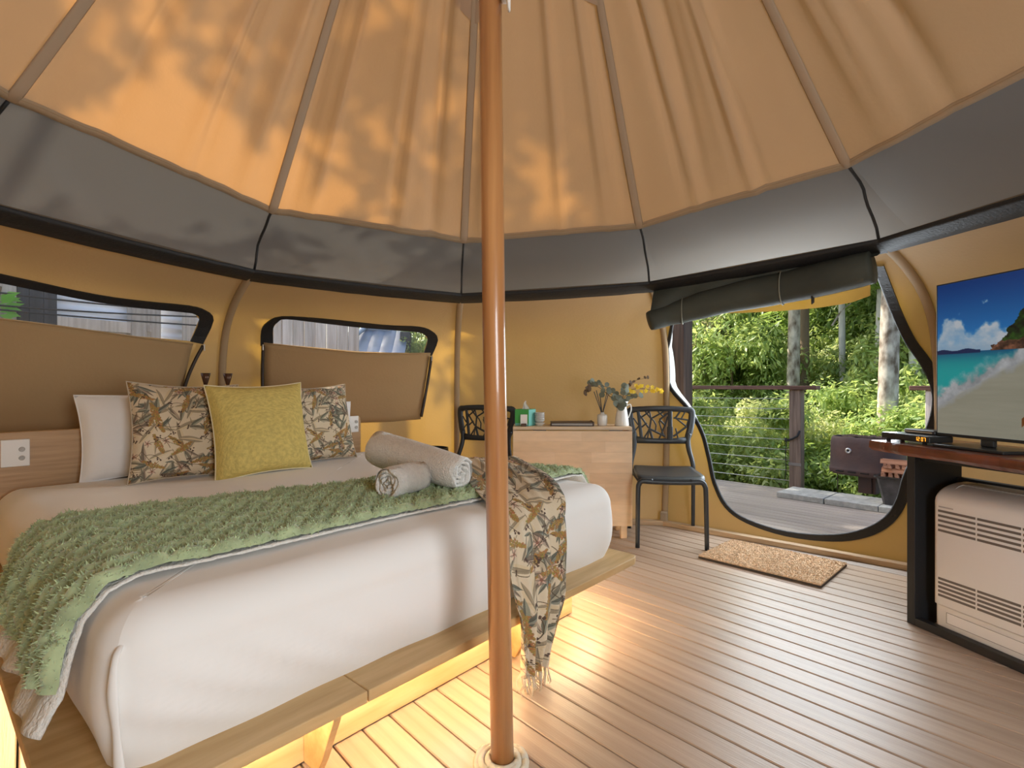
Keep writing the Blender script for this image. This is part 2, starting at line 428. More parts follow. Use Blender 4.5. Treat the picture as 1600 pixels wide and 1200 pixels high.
window('window_2', 1, win2_in, win2_out, [(412,535),(494,544),(556,550),(620,552),(672,551)], [(412,664),(494,663),(556,661),(610,659),(657,655)],
       [[(411,538),(410,575),(410,615),(411,655)], [(673,556),(668,590),(662,625),(657,651)]])

# doorway: binding, curtain, rolled-up door
door = thing('door_1', kind='structure')
def off_poly(P, w):
    out = []
    n = len(P)
    for k in range(n):
        a, c = P[max(k-1, 0)], P[min(k+1, n-1)]
        dx, dy = (c[0]-a[0])*1.66, (c[1]-a[1])*2.35; l = math.hypot(dx, dy)+1e-9
        ww = w(P[k]); out.append((P[k][0]+dy/l*ww/1.66*-1, P[k][1]+dx/l*ww/2.35))
    return out
bw = lambda p: -(.018+.034*max(0, (p[0]-.35)/.65))
ob('binding', strip_on(3, DI, off_poly(DI, bw), .014), BLACKWEB, door)
ob('binding_edge', MB().tube([wall_pt(3, *p, off=.004) for p in DI], .010, 8), BLACKWEB, door, smooth=True)
# pale outer face of the door edge, folded outwards at the left jamb
LIN = mat('pale_canvas_outside', (.60, .60, .55), .85, transl=.3)
jam = [p for p in DI[1:20]]
b = MB(); rows = []
for q, (o, sh) in enumerate(((.0, .0), (-.03, .006), (-.07, .012))):
    rows.append([wall_pt(3, p[0]+sh*(math.sin(PI*k/18)), p[1], o*math.sin(PI*k/18)-1e-4) for k, p in enumerate(jam)])
ob('folded_edge', b.loft(rows, closed=False), LIN, door, smooth=True)
roll_px = [(1014, 502, 3.50), (1060, 488, 3.47), (1130, 468, 3.30), (1230, 448, 3.06), (1300, 432, 2.88), (1364, 417, 2.74)]
rp = smooth_path([at_y(*p) for p in roll_px], 36)
rr = [.060+.022*math.sin(PI*min(1, k/36*.9))+.006*noise.noise(Vector((k*.3, 0, 0)))+.020*(k/36) for k in range(37)]
ob('door_roll', MB().tube(rp, rr, 18), DARKGREEN, door, smooth=True)
b = MB()
def curt(u, v):
    top = wall_pt(3, .01+.965*u, .945, .018); k = u*36; a = rp[int(min(k, 35))].lerp(rp[int(min(k, 35))+1], k-int(min(k, 35)))
    bot = a+Vector((0, -.03, .05)); p = top.lerp(bot, v); p += Vector((-.5, -.6, 0))*(.012*math.sin(u*23)*v*(1-v)*4); return tuple(p)
ob('door_curtain', b.grid(curt, 40, 8), DARKGREEN, door, smooth=True)
dip = [(1108, 478, 490, 3.40), (1160, 466, 489, 3.28), (1220, 450, 486, 3.14), (1280, 440, 481, 2.98), (1330, 432, 473, 2.86), (1360, 426, 462, 2.79)]
def tan(u, v):
    px, y0, y1, Y = interp([(k/5, *d) for k, d in enumerate(dip)], u)
    return tuple(at_y(px, lerp(y0, y1, v), Y+.02+.03*math.sin(PI*v)))
ob('tan_lining', MB().grid(tan, 24, 6), FLAPC, door, smooth=True)
for kx in (8, 21):
    c = rp[kx]; dd = (rp[kx+1]-rp[kx-1]).normalized(); u = Vector((0, 0, 1)); w = dd.cross(u)
    lp = [c+dd*.012*math.sin(q)+(u*math.cos(q)+w*math.sin(q))*(rr[kx]+.006) for q in [2*PI*k/20 for k in range(21)]]
    ob('tie_cord', MB().tube(lp, .0035, 6), mat('tie_cord%d' % kx, (.25, .25, .2), .8), door, smooth=True)
wb = [at_y(1268, 440, 2.95), at_y(1270, 456, 2.93), at_y(1270, 474, 2.96)]
ob('webbing_tab', MB().tube(wb, .017, 6, flat=.2, up=(.5, -1, 0)), BLACKWEB, door)

# roof canopy with radial pulls, hem, tapes, insect mesh, outer fly
CP = [(1.9, 0.0), (1.55, .31), (1.2, .62), (.85, .92), (.5, 1.20), (.22, 1.42), (.055, 1.53)]
def roof_node(i, v):
    r, h = crom(CP, v); a = math.radians(ANG[i % NN]); top = 3.53
    z = HH[i % NN]+h*(top-HH[i % NN])/1.53
    return TC+Vector((math.sin(a)*r, math.cos(a)*r, z))
roof_rnd = random.Random(3)
PULL = {}
for i in range(NN):
    PULL[i] = [(roof_rnd.uniform(.06, .94), roof_rnd.uniform(.018, .045), roof_rnd.uniform(.016, .040)*roof_rnd.choice((1, 1, -1)), roof_rnd.uniform(-.10, .10)) for _ in range(7)]
def roof_pt(i, t, v, extra=0):
    p = roof_node(i, v).lerp(roof_node(i+1, v), t)
    n = (p-TC); n.z = 0; n = n.normalized()*-.55+Vector((0, 0, -.83))
    d = 0
    for c, w, a, dr in PULL[i % NN]:
        x = (t-(c+dr*v))/w; d += a*math.exp(-x*x)*(1-.55*v)*(.35+.65*min(1, 3*v+.3))
    d += -.030*math.sin(PI*t)*(1-v)*math.sin(PI*min(1, v*1.3+.15))       # cloth sags out between the tapes
    d += .010*math.exp(-((t)/.05)**2)+.010*math.exp(-((1-t)/.05)**2)
    d += .004*noise.noise(Vector((t*8+i*5, v*3, 2)))
    if v < .02: d += .010*noise.noise(Vector((t*6+i*9, 0, 7)))
    return p+n*(d*min(1, .3+5*v)+extra)
ceil = thing('ceiling', kind='structure')
b = MB()
for i in range(NN): b.grid(lambda u, v, i=i: tuple(roof_pt(i, u, v)), 48, 26)
ob('canopy', b, ROOFC, ceil, smooth=True)
for i in range(NN):
    tp = [roof_pt(i, 0, v/30, .006) for v in range(31)]
    a = math.radians(ANG[i]); ob('seam_tape', MB().tube(tp, [.024-.014*k/30 for k in range(31)], 8, flat=.25, up=(0, 0, 1)), TAPE, ceil, smooth=True)
    hb = MB(); rows = []
    for q, (dv, e) in enumerate(((.018, .001), (.0165, .004), (-.002, .005), (-.004, .001))):
        rows.append([roof_pt(i, k/24, max(dv, 0), e)+Vector((0, 0, 0 if dv > 0 else -.006)) for k in range(25)])
    hm = ob('hem', hb.loft(rows, closed=False), HEMC, ceil, smooth=True)
    ob('hem_stitching', MB().tube([roof_pt(i, k/24, .0125, .0058) for k in range(25)], .0013, 4), SLEEVE, hm)
capm = MB()
for i in range(NN): capm.grid(lambda u, v, i=i: tuple(roof_pt(i, u, .415+.03*math.sin(PI*u)+.55*v, .008)), 10, 6)
ob('crown_patch', capm, mat('crown_patch_canvas', (.47, .37, .27), .8, transl=.2, tcol=(.95, .55, .25)), ceil, smooth=True)
MESHM = mat('insect_mesh', (.085, .078, .072), .7, transp=.34, bump=(150, .2))
for i in range(NN):
    def mp(u, v, i=i):
        a = roof_pt(i, u, .004, -.004); c = wall_pt(i, u, 1.0); c.z -= .010*math.sin(PI*u)
        p = a.lerp(c, v); n = (p-TC); n.z = 0; n.normalize()
        k = math.sin(PI*v)
        return tuple(p+(n*.03+Vector((0, 0, .03)))*k+n*(.018*k*math.sin(u*21+v*9*(1 if u > .5 else -1)+i)*(.4+abs(2*u-1))+.010*k*math.sin(u*47-v*9+i*2)*max(0, noise.noise(Vector((u*3, i*4, 1)))+.3)))
    ob('mesh_panel', MB().grid(mp, 30, 8), MESHM, ceil, smooth=True)
    ob('mesh_seam', MB().tube([Vector(mp(0, k/8)) for k in range(9)], .007, 6), BLACKWEB, ceil, smooth=True)
fly = thing('roof', kind='structure')
b = MB()
for i in range(NN):
    def fp(u, v, i=i):
        a = roof_pt(i, u, 0.0, -.02); r = lerp(1.90, 3.05, v)
        q = polar(i, r, 0).lerp(polar(i+1, r, 0), u); z0 = a.z+.02; q.z = lerp(z0, 1.80, v)-.05*math.sin(PI*v)+.02*math.sin(PI*u)*v; return tuple(q)
    b.grid(fp, 10, 8)
ob('outer_fly', b, FLYC, fly, smooth=True)

# ------------------------------------------------------------------ floor and deck
BU = Vector((-.674, .738, 0)).normalized(); BN = Vector((BU.y, -BU.x, 0)); BN = BN if BN.y > 0 else -BN
PITCH = .097
def board_mesh(L, w=.0915, h=.022, c=.003):
    sec = [(-w/2, -h), (w/2, -h), (w/2, -c), (w/2-c, 0), (-w/2+c, 0), (-w/2, -c)]
    return MB().loft([[(x, y, z) for y, z in sec] for x in (-L/2, L/2)], cap=True)
brz = math.atan2(BU.y, BU.x)
def boards(root, c0, n, ext, m):
    for k in range(n):
        c = c0+k*PITCH; e = ext(c)
        if not e: continue
        a, b2 = e; mid = BN*c+BU*((a+b2)/2)
        ob('board', board_mesh(b2-a), m, root, loc=mid, rot=(0, 0, brz))
floor = thing('floor', kind='structure')
cn, cu = TC.dot(BN), TC.dot(BU)
def chord(c):
    q = 2.98**2-(c-cn)**2; return (cu-math.sqrt(q), cu+math.sqrt(q)) if q > .02 else None
boards(floor, 1.244+.048-32*PITCH, 56, chord, BOARD)
ob('subfloor', MB().lathe([(0.01, -.03), (3.0, -.03), (3.0, -.25)], 40, Mt(TC.x, TC.y, 0)), DARK, floor)
deck = thing('floor_deck', kind='structure')
C1 = 1.244+.048+24*PITCH
boards(deck, C1, 22, lambda c: (-2.2, 3.6), DECKM)
ob('deck_frame', MB().box(-2.2, 3.6, -.05, 21*PITCH+.05, -.28, -.03, Matrix.Translation(BN*C1) @ Matrix.Rotation(brz, 4, 'Z') @ Matrix.Scale(-1 if (Matrix.Rotation(brz, 3, 'Z') @ Vector((0, 1, 0))).dot(BN) < 0 else 1, 4, (0, 1, 0))), DARK, deck)
CURB = wood('curb_timber', (.34, .22, .12), (.52, .37, .22), (1, 12, 12), .6, .2)
for i in range(NN):
    a, c = polar(i, 2.79, 0), polar(i+1, 2.79, 0); L = (c-a).length; d = (c-a).normalized()
    if i == 6: continue
    t = ob('trim_%d' % (i+2), MB().box(0, L, -.03, .03, 0.0, .034), CURB, None, bevel=.004, loc=a, rot=(0, 0, math.atan2(d.y, d.x)), kind='structure')

# ------------------------------------------------------------------ centre pole
pole = thing('tent_pole', 'varnished timber pole standing in the middle of the tent', 'pole', TC.copy())
ob('shaft', MB().tube([(.004, 0, 0), (-.020, 0, 1.2), (-.045, 0, 3.5)], .0315, 28), POLE, pole, smooth=True)
ROPE = mat('cream_rope', (.80, .72, .56), .8, bump=(70, .6), transl=.2)
rp2 = [(math.cos(q)*(.047+.010*math.sin(q*.5)), math.sin(q)*(.047+.010*math.sin(q*.5)), .010+.0003*q) for q in [k*.35 for k in range(72)]]
rp3 = [(math.cos(q)*.067, math.sin(q)*.067, .011+.004*math.sin(3*q)) for q in [k*.3 for k in range(22)]]
ob('foot_cord', MB().tube(rp2, .010, 8).tube(rp3, .011, 8), ROPE, pole, smooth=True)
ft = thing('pole_fitting', 'white plastic fitting fixed high on the centre pole', 'fitting', (TC.x-.028, TC.y-.02, 2.05))
b = MB()
for q, (x, y, z, w) in enumerate(((.050, -.03, .0, .010),)):
    pth = [(x, y, z), (x-.002, y, z+.03), (x-.006, y+.01, z+.08), (x-.012, y+.02, z+.16)]
    b.tube(pth, [.009, .015, .016, .016], 12, flat=.45)
ob('blade', b, WHITE, ft, smooth=True)
ob('collar', MB().lathe([(.034, .07), (.040, .075), (.040, .13), (.034, .135)], 24, Mt(0, .02, .0)), WHITE, ft, smooth=True)
ob('bracket', MB().box(.028, .046, -.025, .02, .05, .11), WHITE, ft, bevel=.004)

# ------------------------------------------------------------------ printed cloth and the screen picture, drawn with numpy
def floral(n, seed, count=1.0):
    g = np.random.default_rng(seed); A = np.empty((n, n, 3), np.float32); A[:] = (.83, .77, .66)
    yy, xx = np.mgrid[0:n, 0:n].astype(np.float32)
    def stamp(cx, cy, la, wa, ang, col, bend=0, alpha=.9, vein=False):
        for ox in (-n, 0, n):
            for oy in (-n, 0, n):
                X, Y = cx+ox, cy+oy
                if not (-la < X < n+la and -la < Y < n+la): continue
                x0, x1 = int(max(0, X-la)), int(min(n, X+la+1)); y0, y1 = int(max(0, Y-la)), int(min(n, Y+la+1))
                if x0 >= x1 or y0 >= y1: continue
                dx, dy = xx[y0:y1, x0:x1]-X, yy[y0:y1, x0:x1]-Y
                u = (dx*math.cos(ang)+dy*math.sin(ang))/la; v = (-dx*math.sin(ang)+dy*math.cos(ang))/wa - bend*u*u
                inn = (np.abs(u) < 1) & (np.abs(v) < (1-u*u)*np.clip(1.15-.35*u, 0, 2))
                k = (inn*alpha)[..., None]; c = np.array(col, np.float32)
                if vein: c = c*(1-.35*(np.abs(v) < .12))[..., None]*(1+.18*np.sign(v))[..., None]
                A[y0:y1, x0:x1] = A[y0:y1, x0:x1]*(1-k)+c*k
    def line(x, y, ang, L, w, col, curl):
        for k in range(int(L/2)):
            stamp(x, y, w*1.6, w, ang, col, 0, .8); x += 2*math.cos(ang); y += 2*math.sin(ang); ang += curl
        return x, y, ang
    s = n/512
    greens = [(.49, .49, .42), (.57, .54, .46), (.44, .45, .40), (.62, .57, .48), (.57, .50, .43)]
    for _ in range(int(40*count)):
        b = g.uniform(0, 6.3); L = g.uniform(30, 75)*s; stamp(g.uniform(0, n), g.uniform(0, n), L, L*.16, b, (.69, .62, .50), g.uniform(-.6, .6), .8, True)
    for _ in range(int(62*count)):                          # leaf sprays
        x, y, a = g.uniform(0, n), g.uniform(0, n), g.uniform(0, 2*PI)
        for q in range(g.integers(3, 7)):
            b = a+g.uniform(-.9, .9); L = g.uniform(18, 54)*s
            stamp(x+math.cos(b)*L, y+math.sin(b)*L, L, L*g.uniform(.14, .24), b, greens[g.integers(5)], g.uniform(-.8, .8), .92, True)
    for _ in range(int(22*count)):                          # ochre wattle sprigs
        x, y, a = g.uniform(0, n), g.uniform(0, n), g.uniform(0, 2*PI); c = g.uniform(-.02, .02)
        for q in range(26):
            x += 4*s*math.cos(a); y += 4*s*math.sin(a); a += c; w = (1-abs(q/13-1))*12*s+3
            stamp(x, y, 3*s, 1.2*s, a, (.45, .34, .16))
            for _k in range(7):
                r = g.uniform(-w, w); stamp(x-math.sin(a)*r+g.uniform(-4, 4)*s, y+math.cos(a)*r, 3.6*s, 2.6*s, g.uniform(0, 3), (.64+g.uniform(-.1, .06), .51+g.uniform(-.1, .05), .28), 0, .85)
    for _ in range(int(22*count)):                          # pink star flowers
        x, y, a = g.uniform(0, n), g.uniform(0, n), g.uniform(0, 2*PI)
        for q in range(5):
            b = a+q*2*PI/5; stamp(x+math.cos(b)*10*s, y+math.sin(b)*10*s, 10*s, 4.6*s, b, (.74, .62, .54), 0, .8, True)
        stamp(x, y, 5*s, 5*s, 0, (.55, .36, .30))
        line(x, y, g.uniform(0, 6), 60*s, 1.0*s, (.45, .38, .28), g.uniform(-.02, .02))
    for _ in range(int(60*count)):                          # thin stems with berries
        x, y, a = g.uniform(0, n), g.uniform(0, n), g.uniform(0, 2*PI)
        x2, y2, a2 = line(x, y, a, 70*s, 1.1*s, (.36, .30, .22), g.uniform(-.03, .03))
        for q in range(5): stamp(x2+g.uniform(-10, 10)*s, y2+g.uniform(-10, 10)*s, 4*s, 3.4*s, 0, (.33, .26, .22))
    return A
BEIGE = mat('beige_seam', (.52, .44, .33), .9)
FLORAL_IMG = floral(768, 5)
FLORAL = img_mat('floral_print', FLORAL_IMG, .9, bump=(140, .25))
def screen_picture(w=640, h=360):
    x = np.linspace(0, 1, w)[None, :].repeat(h, 0); y = np.linspace(0, 1, h)[:, None].repeat(w, 1)
    def fbm(sx, sy, seed):
        o = np.zeros((h, w)); a = 1
        for k in range(5):
            rs = np.random.default_rng(seed+k); n = (max(2, int(sy*2**k))+2, max(2, int(sx*2**k))+2); G = rs.random(n)
            fx, fy = x*(n[1]-2), y*(n[0]-2); ix, iy = fx.astype(int), fy.astype(int); fx -= ix; fy -= iy
            fx = fx*fx*(3-2*fx); fy = fy*fy*(3-2*fy)
            o += a*(G[iy, ix]*(1-fx)*(1-fy)+G[iy, ix+1]*fx*(1-fy)+G[iy+1, ix]*(1-fx)*fy+G[iy+1, ix+1]*fx*fy-.5); a *= .55
        return o
    A = np.zeros((h, w, 3)); mixc = lambda k, c: A*(1-k[..., None])+np.array(c)*k[..., None]
    k = np.clip(y/.46, 0, 1)[..., None]; A[:] = np.array((.0, .20, .45))*(1-k)+np.array((.16, .52, .78))*k
    cl = fbm(9, 6, 1); base = .345-.135*np.exp(-((x-.035)/.028)**2)-.125*np.exp(-((x-.085)/.03)**2)-.05*np.exp(-((x-.13)/.02)**2)-.09*np.exp(-((x-.175)/.02)**2)-.10*np.exp(-((x-.215)/.03)**2)
    m = np.clip((y-base-.02+fbm(26, 15, 1)*.085)*22, 0, 1)*(y < .457); A = mixc(m*np.clip(.92+.5*fbm(20, 14, 5), .3, 1), (.72, .75, .78))
    m = np.clip((fbm(30, 24, 9)-.10-1.2*((x-.185)/.03)**2-1.2*((y-.145)/.035)**2+.35)*5, 0, 1)*(np.abs(x-.185) < .04)*(np.abs(y-.145) < .05); A = mixc(m*.75, (.75, .78, .8))
    A = mixc(np.clip((y-.40)*18, 0, .55)*(y < .457)*np.ones_like(x), (.50, .62, .72))
    sea = y >= .457; d = np.clip((y-.457)/.22, 0, 1)[..., None]; A = np.where(sea[..., None], np.array((.0, .28, .44))*(1-d)**4+np.array((.06, .60, .60))*(1-(1-d)**4), A)
    isl = (y > .445-.006*np.sin(x*70)) & (y < .47) & (x < .16); A = np.where(isl[..., None], np.array((.02, .13, .30)), A)
    shore = .80-1.15*x+.55*x*x; n = fbm(34, 20, 30); f = np.clip((y-(shore-.10)+.07*n)*14, 0, 1)*sea; A = mixc(f, (.60, .61, .62)); A = A+(.16*n*f*(y < shore+.03))[..., None]
    s = np.clip((y-shore-.02+.03*n)*22, 0, 1); A = mixc(s, (.565, .555, .49)); A = A-(.03*fbm(6, 40, 60)*s)[..., None]
    hill = (y > .47-np.clip((x-.205)*2.6, 0, .5)+.05*fbm(30, 30, 80)) & (y < .46) & (x > .195); g2 = fbm(60, 40, 90)
    A = np.where(hill[..., None], np.array((.10, .20, .05))*(1+1.3*g2[..., None]), A)
    rock = (y > .452-.05*np.clip((x-.19)*30, 0, 1)+.03*g2) & (y < .462) & (x > .195); A = np.where(rock[..., None], np.array((.34, .22, .16))*(1+g2[..., None]), A)
    wd = (np.abs(y-.84+1.6*(x-.33)) < .025) & (x > .293) & (x < .36); A = np.where(wd[..., None], np.array((.42, .23, .08)), A)
    return A

# ------------------------------------------------------------------ bed
C0 = Vector((-.80, 1.045, 0)); BRZ = math.atan2(.751, .66)       # local x runs along the foot, y towards the head
def bed(s, d, z): return C0+Vector((.66*s-.751*d, .751*s+.66*d, z))
BW, BL, ZP, ZM = 1.97, 2.03, .25, .585
frame = thing('bed_frame', 'low plywood platform bed frame with warm light glowing underneath', 'bed', C0.copy(), BRZ)
ob('platform_panel', MB().box(-.085, .541, -.087, 2.04, ZP-.032, ZP), PLY, frame, bevel=.003)
ob('platform_panel', MB().prism([(.545, -.087), (1.975, -.087), (2.008, -.075), (2.02, -.042), (2.02, 2.04), (.545, 2.04)], ZP-.032, ZP), PLY, frame, bevel=.003)
ob('base_panel', MB().box(.10, 1.765, .118, .14, 0.006, ZP-.032), PLY, frame, bevel=.002)
ob('base_panel', MB().box(.10, .122, .14, 1.95, 0.006, ZP-.032), PLY, frame, bevel=.002)
ob('base_panel', MB().box(1.743, 1.765, .14, 1.95, 0.006, ZP-.032), PLY, frame, bevel=.002)
for s in (.47, 1.28):
    prof = [(-.045, ZP-.046), (-.04, .18), (.02, .05), (.045, .008), (.116, .008), (.116, ZP-.046)]
    ob('bracket', MB().loft([[(x, y, z) for y, z in prof] for x in (s, s+.022)], cap=True), PLY, frame, bevel=.002)
for d0, d1, s0, s1 in ((.020, .034, .02, 1.85), (.05, 1.9, .0, .012), (.05, 1.9, 1.86, 1.872)):
    ob('led_strip', MB().box(s0, s1, d0, d1, ZP-.045, ZP-.0335), LED, frame, label='glowing warm white light strip')
hp = [(-.42, .10), (1.90, .10), (1.90, .80), (1.893, .822), (1.875, .835), (-.42, .835)]
ob('headboard', MB().loft([[(x, y, z) for x, z in hp] for y in (2.05, 2.085)], cap=True), OAK, frame, bevel=.004)
def outlet(s, z, w, h, lab):
    o = thing('power_outlet', lab, 'power outlet', bed(s, 2.05, z), BRZ)
    ob('faceplate', MB().box(-w/2, w/2, -.011, -.0005, -h/2, h/2), WHITE, o, bevel=.003)
    for q in (-1, 1):
        ob('socket', MB().lathe([(.001, .0), (.009, .0), (.011, .003), (.012, .0)], 14, Mt(w*.22, -.011, q*.020-.004, 0, PI/2)), mat('socket_grey%.2f%d' % (s, q), (.62, .60, .57), .4), o)
outlet(.075, .738, .10, .125, 'white double power outlet on the headboard, left of the pillows')
outlet(1.84, .775, .07, .115, 'white power outlet on the headboard, right of the cushions')

mt = thing('mattress', 'wide mattress wrapped tightly in a smooth white cover', 'mattress', C0.copy(), BRZ)
def rbox(u, v):
    """cover: perimeter u, rises from the platform (v=0) over the edge to the middle (v=1)"""
    per = [(0, 0), (BW, 0), (BW, BL), (0, BL)]
    a = u*4; k = int(a) % 4; f = a-int(a); rC = .085
    P, Q, R_ = per[k], per[(k+1) % 4], None
    L = math.hypot(Q[0]-P[0], Q[1]-P[1]); dx, dy = (Q[0]-P[0])/L, (Q[1]-P[1])/L; nx, ny = dy, -dx
    q = f*L
    # rounded plan corners
    c = Vector((P[0]+dx*q, P[1]+dy*q)); 
    e = min(q, L-q)
    if e < rC:
        k2 = 1-e/rC; ang = k2*PI/4; sgn = -1 if q < rC else 1
        base = Vector((P[0]+dx*(rC if sgn < 0 else L-rC), P[1]+dy*(rC if sgn < 0 else L-rC)))-Vector((nx, ny))*rC
        c = base+Vector((nx, ny))*rC*math.cos(ang)+Vector((dx, dy))*sgn*rC*math.sin(ang)
    ctr = Vector((BW/2, BL/2)); inn = (ctr-c)
    H = ZM-ZP
    if v < .45:
        w = v/.45; z = ZP+(H-.095)*w; o = .012*math.sin(PI*min(1, w*1.05))-.03*(1-w)**3; 
        wr = noise.noise(Vector((c.x*4, c.y*4, z*7)))*.006+math.sin(c.x*22+z*30+c.y*11)*.0025*(1-w)
        cr_ = max(0, 1-c.x/.75)*max(0, 1-abs(c.y)/.2); o += .008*cr_*math.sin((z*1.0+c.x*.55)*62+c.x*6)*min(1, c.x*8)*math.sin(PI*w)
        o += wr; p = c-inn.normalized()*o
        return (p.x, p.y, z)
    if v < .7:
        w = (v-.45)/.25; an = w*PI/2; off = .095*(1-math.cos(an)); z = ZM-.095+.095*math.sin(an)
        nrm = Vector((nx, ny)) if e >= rC else (c-(base)).normalized()
        p = c-nrm*off; return (p.x, p.y, z+.002*noise.noise(Vector((c.x*5, c.y*5, 3))))
    w = (v-.7)/.3; nrm = Vector((nx, ny)) if e >= rC else (c-base).normalized()
    p = c-nrm*.095; p = p.lerp(ctr, w); return (p.x, p.y, ZM+.008*math.sin(w*PI/2)+.004*noise.noise(Vector((p.x*3, p.y*3, 5))))
b = MB(); b.grid(rbox, 240, 40); ob('cover', b, SHEET, mt, smooth=True)
ob('underside', MB().box(.06, BW-.06, .06, BL-.06, ZP+.001, ZP+.02), SHEET, mt)
pl = [Vector(p) for p in ((.035, .030, .52), (.020, .012, .50), (.014, .004, .44), (.020, .004, .36), (.026, .008, .28), (.03, .012, ZP+.01))]
b = MB().tube(smooth_path(pl, 20), [.004+.006*min(1, k/6)+.0015*math.sin(k*.9) for k in range(21)], 8, flat=.55, up=(1, 1, 0))
None and b.tube(smooth_path([(.02, .012, .505), (.045, -.004, .512), (.062, .0, .517), (.085, .014, .524)], 12), [.012-.0009*k for k in range(13)], 8, flat=.6)
ob('corner_fold', b, SHEET, mt, smooth=True)

def soft_square(w, h, T, n=26, seed=0, ear=.035, uvs=True, wr=.006):
    """stuffed square in the x-z plane, bottom edge on z=0, both faces, corners drawn out to points"""
    b = MB()
    def side(sg):
        def f(u, v):
            x, z = 2*u-1, 2*v-1; ex = (1-abs(x)**2.4); ez = (1-abs(z)**2.4)
            t = T*.5*(max(0, ex)*max(0, ez))**.42
            pinch = 1-ear*(1-(x*z)**2)*((abs(x)**6)*(1-z*z)+(abs(z)**6)*(1-x*x))*2.2
            d = noise.noise(Vector((x*2.6+seed, z*2.6, sg)))*wr+noise.noise(Vector((x*6+seed, z*6, sg)))*wr*.4
            k = min(1, 4*max(0, ex)*max(0, ez))
            return (x*w/2*(1-ear*2*(1-z*z)*(abs(x)**4)), sg*(t+d*k), h/2+z*h/2*(1-ear*2*(1-x*x)*abs(z)**4))
        return f
    b.grid(side(-1), n, n, uv=uvs); b.grid(side(1), n, n, uv=uvs); return b
def place_soft(name, lab, cat, s, d, z, w, h, T, lean, m, yaw=0, roll=0, seed=0, ear=.035, group=None, seam=None, wr=.006):
    o = thing(name, lab, cat, bed(s, d, z), BRZ+yaw, group); M = Mt(0, 0, 0, 0, -lean, roll)
    b = soft_square(w, h, T, 28, seed, ear, wr=wr); b.v = [tuple(M @ Vector(p)) for p in b.v]
    ob('cushion_cover', b, m, o, smooth=True)
    pts = []
    for q in range(80):
        a = q/80*4; k = int(a); f = a-k; x, z2 = [(2*f-1, -1), (1, 2*f-1), (1-2*f, 1), (-1, 1-2*f)][k]
        pts.append(M @ Vector((x*w/2*(1-ear*2*(1-z2*z2)*(abs(x)**4)), 0, h/2+z2*h/2*(1-ear*2*(1-x*x)*abs(z2)**4))))
    ob('piping' if name != 'pillow' else 'seam', MB().tube(pts+[pts[0]], .0035, 6), seam or (BEIGE if m is FLORAL else m), o, smooth=True)
    return o
place_soft('pillow', 'white pillow standing against the headboard, left of all cushions', 'pillow', .64, 1.94, ZM+.002, .70, .43, .17, .20, PILLOW, .0, -.02, 3, .03)
place_soft('pillow', 'white pillow standing behind the right floral cushion', 'pillow', 1.45, 1.955, ZM+.002, .68, .36, .15, .18, PILLOW, .0, .02, 8, .03)
place_soft('cushion', 'square floral cushion standing left of the mustard cushion', 'cushion', .665, 1.645, ZM-.002, .50, .49, .15, .22, FLORAL, -.05, .03, 1, .045, 'floral cushions', wr=.004)
place_soft('cushion', 'square floral cushion standing right of the mustard cushion', 'cushion', 1.40, 1.70, ZM-.002, .50, .48, .14, .24, FLORAL, .03, -.03, 5, .045, 'floral cushions', wr=.004)
place_soft('cushion', 'plain mustard yellow linen cushion in front of the floral cushions', 'cushion', .985, 1.50, ZM-.002, .51, .485, .14, .20, YELLOW, .04, -.03, 9, .04, seam=mat('cream_piping', (.72, .64, .42), .9))

for q, (s, lab) in enumerate(((.885, 'black gooseneck reading lamp on the headboard, the left of the pair'), (1.005, 'black gooseneck reading lamp on the headboard, the right of the pair'))):
    o = thing('reading_lamp', lab, 'lamp', bed(s, 2.068, .835), BRZ, 'headboard reading lamps')
    ob('mount', MB().lathe([(.001, .016), (.022, .016), (.024, .010), (.024, 0), (.001, 0)], 16), BLACKP, o, smooth=True)
    ob('neck', MB().tube([(0, 0, .01), (.003, 0, .10), (.0, -.004, .17), (-.002, -.006, .215)], .0065, 10), mat('bronze_neck%d' % q, (.05, .025, .015), .35, .7), o, smooth=True)
    ob('lamp_head', MB().lathe([(.007, .21), (.010, .22), (.018, .25), (.026, .285), (.024, .285), (.010, .235)], 18, Mt(-.002, -.006, 0)), mat('bronze_head%d' % q, (.10, .05, .03), .35, .6), o, smooth=True)

